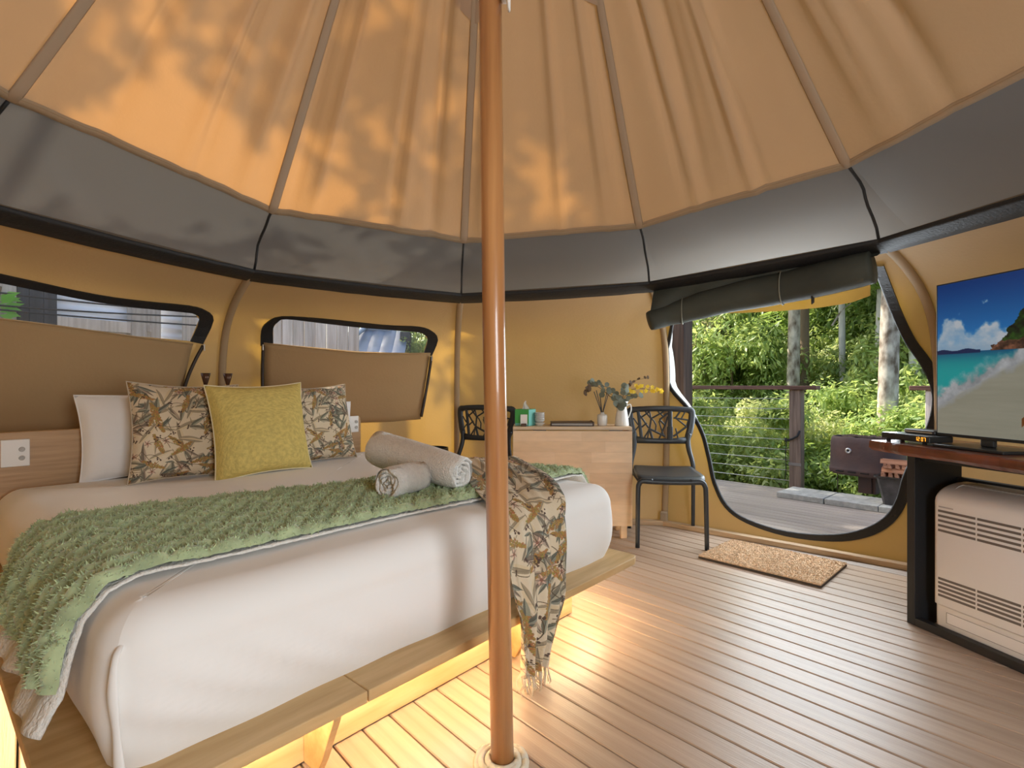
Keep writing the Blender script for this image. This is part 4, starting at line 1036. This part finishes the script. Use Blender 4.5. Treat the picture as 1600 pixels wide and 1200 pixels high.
# ------------------------------------------------------------------ outside: ground, railing, fire pit
GROUND = mat('leaf_litter_ground', (.16, .12, .07), .95, var=(2.5, .4), col2=(.07, .09, .03), bump=(9, .6))
def ground_z(x, y):
    c = x*BN.x+y*BN.y
    k = max(0, c-6.2); z = -.40 if c < 5.6 else -.40-.55*min(1, (c-5.6)/1.5)
    z += max(0, c-13)*.22
    return z+.12*noise.noise(Vector((x*.35, y*.35, 0)))
gb = MB().grid(lambda u, v: (lerp(-22, 42, u), lerp(-14, 48, v), ground_z(lerp(-22, 42, u), lerp(-14, 48, v))), 64, 62)
ob('ground', gb, GROUND, None, smooth=True, kind='structure')
def at_c(px, c, z=0): r = ray(px, 0); Y = c/(r.x*BN.x+BN.y); return Vector((r.x*Y, Y, z))
CD = C1+21.5*PITCH
rl = thing('deck_railing', 'timber and wire railing along the far edge of the deck', 'railing', at_c(1245, CD+.02))
ud = -BU                                                          # towards the right in the photograph
rrz = math.atan2(ud.y, ud.x)
rl.rotation_euler = (0, 0, rrz); rl.location.z = 0
ob('post', MB().box(-.055, .055, -.05, .05, -.4, 1.005), POSTM, rl, bevel=.005)
ob('post', MB().box(-2.05, -1.94, -.05, .05, -.4, 1.005), POSTM, rl, bevel=.005)
ob('handrail', MB().box(-3.6, .20, -.075, .055, 1.006, 1.046), RAILM, rl, bevel=.005)
for k in range(9):
    z = .915-.104*k; sag = [(-3.6+3.55*q/12, -.0, z-.012*math.sin(PI*q/12)*(1+.3*math.sin(k*2))) for q in range(13)]
    ob('wire_cable', MB().tube(sag, .0035, 6), WIRE, rl, smooth=True)
STRAP = mat('black_strap', (.015, .014, .014), .7)
ob('gate_hook', MB().tube([(-.06, -.058, .50), (-.02, -.066, .515), (.03, -.07, .545), (.05, -.062, .60)], .011, 8).tube([(-.06, -.058, .50), (-.08, -.06, .49), (-.085, -.06, .52)], .015, 8), STRAP, rl, smooth=True)
ob('hanging_strap', MB().tube([(-.075, -.06, .50), (-.085, -.062, .36), (-.078, -.062, .22), (-.09, -.06, .10)], .008, 6, flat=.4), STRAP, rl, smooth=True)
ob('post_bracket', MB().box(-.06, .06, -.056, -.05, .245, .275), mat('bracket_steel', (.25, .23, .21), .5, .6), rl, bevel=.002)
r2_ = thing('deck_railing', 'short weathered railing end to the right of the grey tree trunks', 'railing', at_c(1459, CD+.02), rrz)
ob('post', MB().box(-.05, .05, -.05, .05, -.4, 1.005), GREYWOOD, r2_, bevel=.005)
ob('handrail', MB().box(-.16, 1.6, -.07, .06, 1.006, 1.046), RAILM, r2_, bevel=.005)
vp = thing('veranda_post', 'thick dark timber post just outside the left edge of the doorway', 'post', at_c(1063, 4.22), rrz)
ob('shaft', MB().box(-.075, .075, -.075, .075, 0.0, 2.9), TIMBER, vp, bevel=.006)
ob('base_shoe', MB().box(-.085, .085, -.085, .085, 0, .12), mat('dark_steel', (.05, .05, .05), .6, .5), vp, bevel=.003)
pv0 = at_z(1213, 777, 0)
for k in range(4):
    p = pv0+ud*(.405*k+.2)+BN*.2
    o = thing('paver', ['concrete paver under the railing post, leftmost of the row', 'concrete paver under the rusty fire pit', 'concrete paver under the firewood tub', 'concrete paver at the end of the row, hidden by the bench'][k], 'paver', (p.x, p.y, 0), rrz+rr_.uniform(-.01, .01), 'concrete pavers')
    ob('slab', MB().box(-.199, .199, -.199, .199, .0, .052), PAVER, o, bevel=.006)
fp = at_z(1355, 770, .052)
fpz = rrz-.12
fpo = thing('fire_pit', 'rusty steel fire pit with a round hole, on a short pedestal', 'fire pit', (fp.x, fp.y, .0525), fpz)
def ovalr(z): return interp([(.165, .235), (.18, .262), (.215, .270), (.24, .262), (.46, .258), (.50, .250), (.518, .238)], z)[0]
zs = [.165, .18, .215, .222, .24, .30, .38, .46, .50, .518]
def sup(a, r): c, s = math.cos(a), math.sin(a); q = (abs(c)**3.2+abs(s)**3.2)**(-1/3.2); return (c*q*r*1.12, s*q*r*.72)
HOLE = [(0.0, .375)]
b = MB().loft([[(*sup(2*PI*k/56, ovalr(z)), z) for k in range(56)] for z in zs]+[[(*sup(2*PI*k/56, ovalr(z)-.012), z) for k in range(56)] for z in (.518, .40, .20)])
b.loft([[(*sup(2*PI*k/56, .235*e), .17) for k in range(56)] for e in (1, .01)])
ob('drum', b, RUST, fpo, smooth=True, bevel=.003)
for k in range(4): ob('rim_slot', MB().box(-.19+.105*k, -.125+.105*k, -.200, -.185, .196, .206), DARK, fpo)
ob('hole_ring', MB().lathe([(.010, .0), (.012, .006), (.024, .006), (.026, .0)], 24, Mt(-.085, -.1865, .395, 0, PI/2)), METAL, fpo, smooth=True)
ob('hole', MB().lathe([(.0005, .0), (.0115, .0)], 20, Mt(-.085, -.190, .395, 0, PI/2)), DARK, fpo)
ob('pedestal', MB().box(-.055, .055, -.055, .055, .0, .170), RUST, fpo, bevel=.003)
ob('pedestal_side_plate', MB().box(.056, .085, -.04, .05, .0, .168), RUST, fpo, bevel=.002)  # rust plate standing against one side of the pedestal
ob('thin_leg', MB().tube([(-.235, -.05, .18), (-.232, -.05, 0)], .004, 6), RUST, fpo)
for k in range(9):
    p = at = Vector((rr_.uniform(-.2, .2), rr_.uniform(-.1, .1), .505)); a = rr_.uniform(0, 3)
    o = thing('charred_log', 'charred log poking out of the top of the rusty fire pit', 'log', fpo.location+Matrix.Rotation(fpz, 3, 'Z') @ p, a, 'charred logs in the fire pit')
    ob('log_body', MB().tube([(-.07, 0, 0), (0, .008, .012), (.07, 0, rr_.uniform(0, .02))], [.018, .020, .014], 7, flat=.8), TIMBER, o)
tbx = at_z(1402, 788, .053)
tu = thing('firewood_tub', 'dark tapered tub of split firewood beside the fire pit', 'tub', (tbx.x, tbx.y, .053), rrz)
q = lambda r: [(-r, -r), (r, -r), (r, r), (-r, r)]
def sq(r, z, c=.02): return [(-r+c, -r, z), (r-c, -r, z), (r, -r+c, z), (r, r-c, z), (r-c, r, z), (-r+c, r, z), (-r, r-c, z), (-r, -r+c, z)]
ob('tub_body', MB().loft([sq(.085, 0), sq(.125, .235), sq(.119, .235), sq(.08, .01)], cap=True), mat('dark_tub', (.055, .05, .05), .55, var=(12, .5)), tu)
ob('tub_rim', MB().loft([sq(.124, .222), sq(.140, .226), sq(.140, .238), sq(.122, .238)]), BLACKP, tu)
lg = random.Random(9)
for k in range(18):
    lay, pos = divmod(k, 4); lay = k//4; z = .215+.036*lay; off = Vector((-.075+.05*(k % 4), lg.uniform(-.01, .01), z)) if lay % 2 else Vector((lg.uniform(-.01, .01), -.075+.05*(k % 4), z))
    a = fp*0+tu.location+Matrix.Rotation(rrz, 3, 'Z') @ off
    o = thing('firewood', 'split red-brown firewood piled in the dark tub', 'firewood', a, rrz+PI/2*(lay % 2)+lg.uniform(-.15, .15), 'split firewood in the tub')
    h = .017; ob('split_log', MB().loft([[(x, -h*lg.uniform(.8, 1.2), -h), (x, h, -h*.7), (x, h*.8, h), (x, -h*.4, h*lg.uniform(.8, 1.2))] for x in (-.10, -.03, .04, .10)], cap=True), WOODLOG, o)

# ------------------------------------------------------------------ rainforest beyond the deck
LG = random.Random(17)
def leafmat(name, c, c2, tc):
    return mat(name, c, .45, var=(7.0, .2), col2=c2, transl=.38, tcol=tc, rnd=.28, spec=.4)  # leaf colour also carries painted sun highlights and dark gaps
LEAF = [leafmat('leaf_dark', (.20, .29, .08), (.05, .11, .03), (.42, .56, .13)), leafmat('leaf_mid', (.40, .48, .17), (.10, .19, .05), (.70, .82, .24)), leafmat('leaf_lime', (.64, .64, .32), (.24, .34, .10), (.92, .94, .42)), leafmat('leaf_olive', (.46, .43, .26), (.13, .17, .08), (.72, .66, .34))]
BARK = mat('pale_bark', (.60, .53, .44), .85, var=(7, .5, (1.6, 1.6, .8)), col2=(.13, .09, .06), bump=(14, .6))
BARKG = mat('grey_bark', (.50, .47, .42), .85, var=(7, .3, (1, 1, .4)), bump=(14, .5))
BARKB = mat('brown_bark', (.20, .14, .09), .9, var=(7, .3, (1, 1, .3)), bump=(12, .6))
def crown_mesh(name, n, rx, rz, size, seed, m, clumps=14, droop=.2):
    g = random.Random(seed); cl = []
    for _ in range(clumps):
        d = Vector((g.gauss(0, 1), g.gauss(0, 1), g.gauss(0, 1))).normalized()*g.uniform(.35, .95); cl.append((Vector((d.x*rx, d.y*rx, d.z*rz)), g.uniform(.22, .42)))
    b = MB()
    for _ in range(n):
        c, r = g.choice(cl); d = Vector((g.gauss(0, 1), g.gauss(0, 1), g.gauss(0, .8))).normalized()*(g.random()**.4)*r
        p = c+Vector((d.x*rx, d.y*rx, d.z*rz)); s = size*g.uniform(.6, 1.35)
        nn = (d.normalized()*.5+Vector((g.uniform(-.8, .8), g.uniform(-.8, .8), g.uniform(0, 1.2)))).normalized(); u = nn.cross(Vector((g.uniform(-1, 1), g.uniform(-1, 1), g.uniform(-.3, .3)))).normalized(); w = nn.cross(u)
        k = len(b.v); tip = p+u*s*1.1-Vector((0, 0, s*droop)); b.v += [tuple(p-u*s*.9), tuple(p+w*s*.36-nn*s*.1), tuple(tip), tuple(p-w*s*.36-nn*s*.1)]; b.f += [(k, k+1, k+2), (k, k+2, k+3)]
    return mesh_of(name, b, m)
CROWNS = [crown_mesh('crown%d' % k, 8000, 1.0, .95, [.042, .050, .046, .058, .038, .062][k], k, LEAF[[0, 1, 2, 3, 1, 0][k]], 20) for k in range(6)]
OPEN = [crown_mesh('open_crown%d' % k, 1150, 1.0, .9, .085, 40+k, LEAF[1], 9) for k in range(2)]
def trunk(name, root, pts, r0, r1, m, n=10):
    P = smooth_path(pts, 18); return ob(name, MB().tube(P, [lerp(r0, r1, k/18)*(1+.08*noise.noise(P[k]*3)) for k in range(19)], n), m, root, smooth=True)
def shrub(x, y, z, sx, sz, kind, lab, grp):
    gz = ground_z(x, y); o = thing('shrub', lab, 'shrub', (x, y, gz), LG.uniform(0, 6), grp)
    trunk('stem', o, [(0, 0, 0), (.05, .03, (z-gz)*.5), (0, 0, z-gz)], .035*sx, .02*sx, BARKB, 7)
    f = ob('foliage', CROWNS[kind], None, o, kind='stuff', loc=(0, 0, z-gz)); f.scale = (sx, sx, sz); return o
def tree(x, y, h, rx, rz, kind, lab, grp, m=BARKG, r=.12, lobes=3, cr=None):
    cr = cr or CROWNS
    gz = ground_z(x, y); o = thing('tree', lab, 'tree', (x, y, gz), LG.uniform(0, 6), grp); lx, ly = LG.uniform(-.3, .3), LG.uniform(-.3, .3)
    trunk('trunk', o, [(0, 0, -.1), (lx*.4, ly*.4, h*.4), (lx, ly, h*.85)], r, r*.55, m)
    for k in range(lobes):
        a = 2*PI*k/max(1, lobes)+1; d = rx*.55 if lobes > 1 else 0
        f = ob('foliage', cr[(kind+k*2) % len(cr)], None, o, kind='stuff', loc=(lx+d*math.cos(a), ly+d*math.sin(a), h+(k % 2-.5)*rz*.7), rot=(0, 0, k*2.1)); f.scale = (rx, rx, rz)
        trunk('branch', o, [(lx*.8, ly*.8, h*.65), (lx+d*.5*math.cos(a), ly+d*.5*math.sin(a), h*.85), (lx+d*math.cos(a), ly+d*math.sin(a), h)], r*.4, r*.15, m, 7)
    return o
ORD = ['first', 'second', 'third', 'fourth', 'fifth', 'sixth', 'seventh', 'eighth', 'ninth', 'tenth', 'eleventh', 'twelfth']
SH1, SH2, TR1 = 'leafy shrub crowding up behind the wire railing', 'tall bushy shrub in the sunlit rainforest beyond the railing', 'leafy tree in the rainforest far beyond the deck'
for k, px in enumerate((1085, 1130, 1178, 1222, 1268, 1312, 1352, 1400, 1448, 1500)):
    p = at_c(px, 7.1+.5*(k % 3)); shrub(p.x, p.y, -.05+LG.uniform(-.1, .22), .85+LG.uniform(-.1, .15), .85, [1, 0, 2, 1, 2, 1, 0, 1, 2, 1][k], 'low shrub right behind the railing, %s from the dark veranda post' % ORD[k], 'shrubs behind the railing')
for k, px in enumerate((1060, 1100, 1142, 1186, 1232, 1276, 1322, 1370, 1420, 1475, 1530)):
    p = at_c(px, 9.4+.7*(k % 2)); h = [1.9, 1.7, 1.5, 1.1, .7, .75, .6, .7, .8, 1.0, 1.2][k]; shrub(p.x, p.y, h+LG.uniform(-.15, .15), 1.15, 1.3, [3, 0, 1, 0, 4, 2, 4, 0, 1, 3, 1][k], 'tall shrub in the second row beyond the railing, %s from the dark veranda post' % ORD[k], 'tall shrubs beyond the railing')
for k, px in enumerate((1045, 1095, 1150, 1205, 1262, 1310, 1365, 1415, 1470, 1530)):
    p = at_c(px, 13.0+1.5*(k % 3)); tree(p.x, p.y, [3.6, 3.9, 3.4, 2.6, 3.0, 2.4, 3.2, 2.2, 2.6, 3.4][k], 1.7, 1.7, [0, 5, 1, 3, 2, 1, 4, 3, 0, 1][k], 'grey-stemmed leafy tree behind the tall shrubs, %s from the dark veranda post' % ORD[k], 'rainforest trees', BARKG, .09)
for k, px in enumerate((1040, 1085, 1125, 1170, 1215, 1258, 1300, 1345, 1390, 1440, 1490, 1545)):
    p = at_c(px, 20+2.5*(k % 3)); tree(p.x, p.y, 5.6+LG.uniform(-.9, .9), 2.6, 2.6, LG.randrange(6), TR1, 'rainforest trees', BARKG, .12)
for k, px in enumerate((1300, 1340, 1372, 1405, 1440)):
    p = at_c(px, 11.6+.6*(k % 2)); tree(p.x, p.y, [2.0, 2.4, 2.9, 2.2, 2.6][k], .95, 1.15, [2, 4, 1, 2, 3][k], 'bright young tree among the trunks beyond the fire pit, %s from the left' % ORD[k], 'young trees beyond the fire pit', BARKG, .05)
for k, px in enumerate((1050, 1110, 1180, 1245, 1310, 1380, 1450, 1530)):
    p = at_c(px, 30+3*(k % 2)); tree(p.x, p.y, 9+LG.uniform(-1.5, 1.5), 4.2, 4.6, LG.randrange(6), TR1, 'rainforest trees', BARKG, .18)
def bigtrunk(px, c, r, lab, m, lean=0, h=7):
    p = at_c(px, c); gz = ground_z(p.x, p.y); o = thing('tree', lab, 'tree', (p.x, p.y, gz), 0)
    trunk('trunk', o, [(-lean, 0, -.2), (-lean*.5, 0, h*.3), (0, 0, h*.6), (lean*.5, 0, h)], r*1.25, r*.72, m, 16)
    for k in range(3):
        f = ob('foliage', CROWNS[k], None, o, kind='stuff', loc=(1.1*math.cos(k*2.1), 1.1*math.sin(k*2.1), h+.4*k)); f.scale = (1.8, 1.8, 1.5)
    return o
bigtrunk(1396, 7.9, .10, 'thick mottled tree trunk rising behind the fire pit', BARK, .12)
bigtrunk(1427, 8.9, .085, 'slender white tree trunk to the right of the thick mottled trunk', mat('white_bark', (.72, .70, .66), .8, var=(6, .2), bump=(12, .4)), -.1)
bigtrunk(1241, 9.0, .095, 'pale trunk above the railing post, left of its brown twin', BARK, .05, 5.2)
bigtrunk(1257, 9.4, .075, 'brown trunk above the railing post, right of its pale twin', BARKB, 0, 5.4)
bigtrunk(1314, 9.3, .045, 'thin grey trunk in the middle of the forest view', BARKG, -.05)
bigtrunk(1362, 17, .07, 'dark thin trunk left of the thick mottled trunk', BARKB, .1)
FROND = mat('palm_frond', (.26, .36, .10), .4, transl=.35, tcol=(.55, .75, .15), rnd=.15)
def palm(px, c, h, lab, n=9, L=1.5, seed=0):
    p = at_c(px, c); gz = ground_z(p.x, p.y); g = random.Random(seed); o = thing('palm', lab, 'palm', (p.x, p.y, gz)); H = h-gz
    trunk('trunk', o, [(.05, 0, -.1), (0, .05, H*.5), (0, 0, H)], .08, .06, BARKG)
    for k in range(n):
        a = 2*PI*k/n+g.uniform(-.2, .2); d = Vector((math.cos(a), math.sin(a), 0)); up = g.uniform(.25, .8)
        P = smooth_path([Vector((0, 0, H)), Vector((0, 0, H))+d*L*.4+Vector((0, 0, L*.42*up)), Vector((0, 0, H))+d*L*.8+Vector((0, 0, L*.30*up)), Vector((0, 0, H))+d*L*1.1+Vector((0, 0, -L*.25))], 22)
        b = MB().tube(P, [.012-.009*q/22 for q in range(23)], 5); sd = d.cross(Vector((0, 0, 1)))
        for q in range(2, 23):
            w = L*.34*math.sin(PI*min(1, q/23+.12))
            for sg in (-1, 1):
                t = P[q]+sd*sg*w+d*w*.35-Vector((0, 0, w*.35)); i = len(b.v); e = d*.018
                b.v += [tuple(P[q]-e), tuple(P[q]+e), tuple(t)]; b.f.append((i, i+1, i+2))
        ob('frond', b, FROND, o)
palm(1228, 11.4, 2.15, 'small palm with arching fronds left of the railing post', 11, 1.25, 1)
palm(1378, 9.2, 2.45, 'palm with long hanging fronds beside the thick mottled trunk', 10, 1.15, 2)
palm(1322, 16, 3.6, 'distant palm near the top of the forest view', 10, 1.6, 3)
for k, (px, y0, y1, c) in enumerate(((1300, 1330, 0, 9), (1105, 1150, 0, 9.2), (1318, 1290, 0, 12))):
    a = at_c(px, c); e = at_c(y0, c+.3); z0, z1 = [(1.95, 2.3), (1.45, 1.25), (1.3, 1.7)][k]
    o = thing('bare_branch', ['thin bare branch arching below the rolled door', 'pale bare branch among the leaves left of the railing post', 'thin bare branch crossing the middle of the forest view'][k], 'branch', (a.x, a.y, z0))
    v = Vector((e.x-a.x, e.y-a.y, z1-z0)); ob('twig', MB().tube(smooth_path([Vector((0, 0, 0)), v*.5+Vector((0, 0, .06)), v], 12), [.016-.009*q/12 for q in range(13)], 6), BARK, o, smooth=True)

# ------------------------------------------------------------------ outside the two windows
fo = Vector((-3.42, 3.59, 0)); fz = math.atan2(.848, .53)
gz0 = -.42
fn = thing('fence', 'fence of dark and pale timber posts with corrugated sheets outside the left window', 'fence', (fo.x, fo.y, gz0), fz)
h0 = 2.55
def corr(x0, x1, z0, z1, y): return MB().grid(lambda u, v: (lerp(x0, x1, u), y+.012*math.sin(2*PI*lerp(z0, z1, v)/.076), lerp(z0, z1, v)), 2, int((z1-z0)/.0095))
ob('corrugated_sheet', corr(-1.6, -.02, 0, h0, .05), CORR, fn, smooth=True)
ob('corrugated_sheet', corr(.24, .98, 0, h0, .06), CORR, fn, smooth=True)
ob('corrugated_sheet', corr(.98, 1.9, 0, h0, .10), CORR, fn, smooth=True)
CHAR = wood('charcoal_board', (.022, .024, .028), (.05, .052, .058), (14, 14, .8), .7, .2)
for x0, x1 in ((.055, .118), (.120, .196), (.198, .272)): ob('dark_board', MB().box(x0, x1, -.03, .02, 0, h0), CHAR, fn, bevel=.002)
ob('post', MB().box(-.06, .05, -.04, .05, 0, h0), GREYWOOD, fn, bevel=.004)
ob('post', MB().box(.735, .845, -.05, .04, 0, h0), GREYWOOD, fn, bevel=.004)
ob('post', MB().box(.85, .955, -.03, .04, 0, h0), GREYWOOD, fn, bevel=.004)
ob('post', MB().box(1.15, 1.24, -.05, .04, 0, h0), GREYWOOD, fn, bevel=.004)
for z in (.70, 1.88, 2.3): ob('rail', MB().box(.272, .735, -.035, .03, z, z+.085), GREYWOOD, fn, bevel=.003)
ob('post_tag', MB().box(.842, .872, -.058, -.05, 1.90, 1.955), GREYWOOD, fn, bevel=.002)
WB = mat('black_cable', (.015, .015, .015), .6)
for k, (z0, z1, sg) in enumerate(((2.17, 2.10, .06), (2.02, 2.06, .05), (2.00, 1.98, .03))):
    o = thing('cable', ['upper black cable sagging across the fence outside the left window', 'middle black cable sagging across the fence outside the left window', 'lower black cable sagging across the fence outside the left window'][k], 'cable', (fo.x, fo.y, gz0), fz, 'cables outside the left window')
    ob('line', MB().tube([(-1.4+2.7*q/20, -.12-.02*k, lerp(z0, z1, q/20)-sg*math.sin(PI*q/20)) for q in range(21)], .006, 6), WB, o, smooth=True)
pt = thing('climbing_plant', 'sprig of bright green leaves in front of the dark fence boards', 'plant', (fo.x+.02, fo.y-.10, gz0), fz)
ob('stem', MB().tube([(.0, 0, 0), (.02, 0, 1.0), (.0, -.02, 1.9), (.03, -.03, 2.12)], .006, 6), STEM, pt)
b = MB()
for k in range(16):
    a = rr_.uniform(-.6, 1.2); c = Vector((.02, -.04, 1.93+.018*(k % 8))); d = Vector((math.cos(a), rr_.uniform(-.5, .2), math.sin(a)*.5-.15)).normalized(); L = rr_.uniform(.07, .15); w = d.cross(Vector((0, 1, 0))).normalized()*L*.16
    i = len(b.v); b.v += [tuple(c), tuple(c+d*L*.5+w), tuple(c+d*L), tuple(c+d*L*.5-w)]; b.f.append((i, i+1, i+2, i+3))
ob('leaves', b, mat('bright_leaf', (.16, .50, .05), .4, transl=.4, tcol=(.4, .85, .1)), pt, kind='stuff')
# timber screen and tiled roof seen through the second window
s0, s1 = at_y(405, 0, 5.35), at_y(557, 0, 5.35)
sc = thing('timber_screen', 'screen of grey vertical boards outside the second window', 'screen', (s0.x, 5.35, gz0), .10)
nb = 9; ww = (s1.x-s0.x)/nb
for k in range(nb+3): ob('board', MB().box((k-3)*ww+.004, (k-2)*ww-.002, (k % 2)*.006, .03, 0, 2.32+.02*(k % 3)), GREYWOOD, sc, bevel=.002)
ob('rail', MB().box(-3*ww, nb*ww, .032, .08, 1.3, 1.4), GREYWOOD, sc); ob('rail', MB().box(-3*ww, nb*ww, .032, .08, .4, .5), GREYWOOD, sc)
SLATE = mat('blue_grey_roof', (.15, .19, .26), .4, var=(3, .2)); 
hp_ = at_y(584, 0, 7.2); hut = thing('garden_hut', 'small hut with a dark blue-grey roof outside the second window', 'hut', (hp_.x, 7.2, gz0), .12)
ob('wall', MB().box(-.34, .34, 0, 1.2, 0, 1.86), CHAR, hut); 
b = MB()
def hr(u, v): a = lerp(-.42, .42, u); return (a, lerp(-.18, .6, v), 1.86+lerp(0, .42, v)+.018*abs(math.sin(u*PI*5)))
ob('roof_slope', MB().grid(hr, 40, 4), SLATE, hut, solid=.02)
ob('ridge_cap', MB().tube([(-.20, .55, 2.30), (0, .56, 2.31), (.18, .55, 2.28)], .05, 10).tube([(-.42, -.2, 1.9), (-.30, .1, 2.12), (-.18, .55, 2.32)], .035, 8), mat('ridge_tile', (.30, .36, .44), .4), hut, smooth=True)
ob('chimney_block', MB().box(.33, .47, .2, .5, 0, 2.22), CHAR, hut, bevel=.01)
for k, (px, y, z) in enumerate(((664, 8.0, 1.5), (690, 8.4, 1.75), (712, 7.6, 1.5), (650, 10.5, 1.9), (690, 13, 1.7))):
    r = ray(px, 0); shrub(r.x*y, y, z, .62 if k < 3 else 1.4, .75 if k < 3 else 1.4, [1, 2, 1, 0, 4][k], 'green bush seen through the second window, %s from the garden hut' % ORD[[1, 2, 4, 0, 3][k]], 'bushes outside the second window')
# trees that stand on the sunny side of the tent and dapple the roof
for k, (x, y, h, rx) in enumerate(((-6.9, 5.9, 8.7, 1.5), (-4.9, 7.6, 9.3, 1.15), (-8.3, 4.0, 8.6, 1.4), (-3.3, 7.3, 9.2, 1.35), (-4.4, 10.6, 8.9, 1.75))):  # the dense crowns are out of view, added to shade roof and deck
    tree(x, y, h, rx, rx*.95, k, ['tall tree to the left of the tent beyond the fence', 'tallest tree behind the fence left of the tent', 'smaller tree near the left side of the tent', 'unseen dense tree behind the back wall, shading the right of the roof', 'unseen broad tree behind the garden hut, shading the deck'][k], None, BARKG, .16, 3, OPEN if k < 3 else CROWNS)
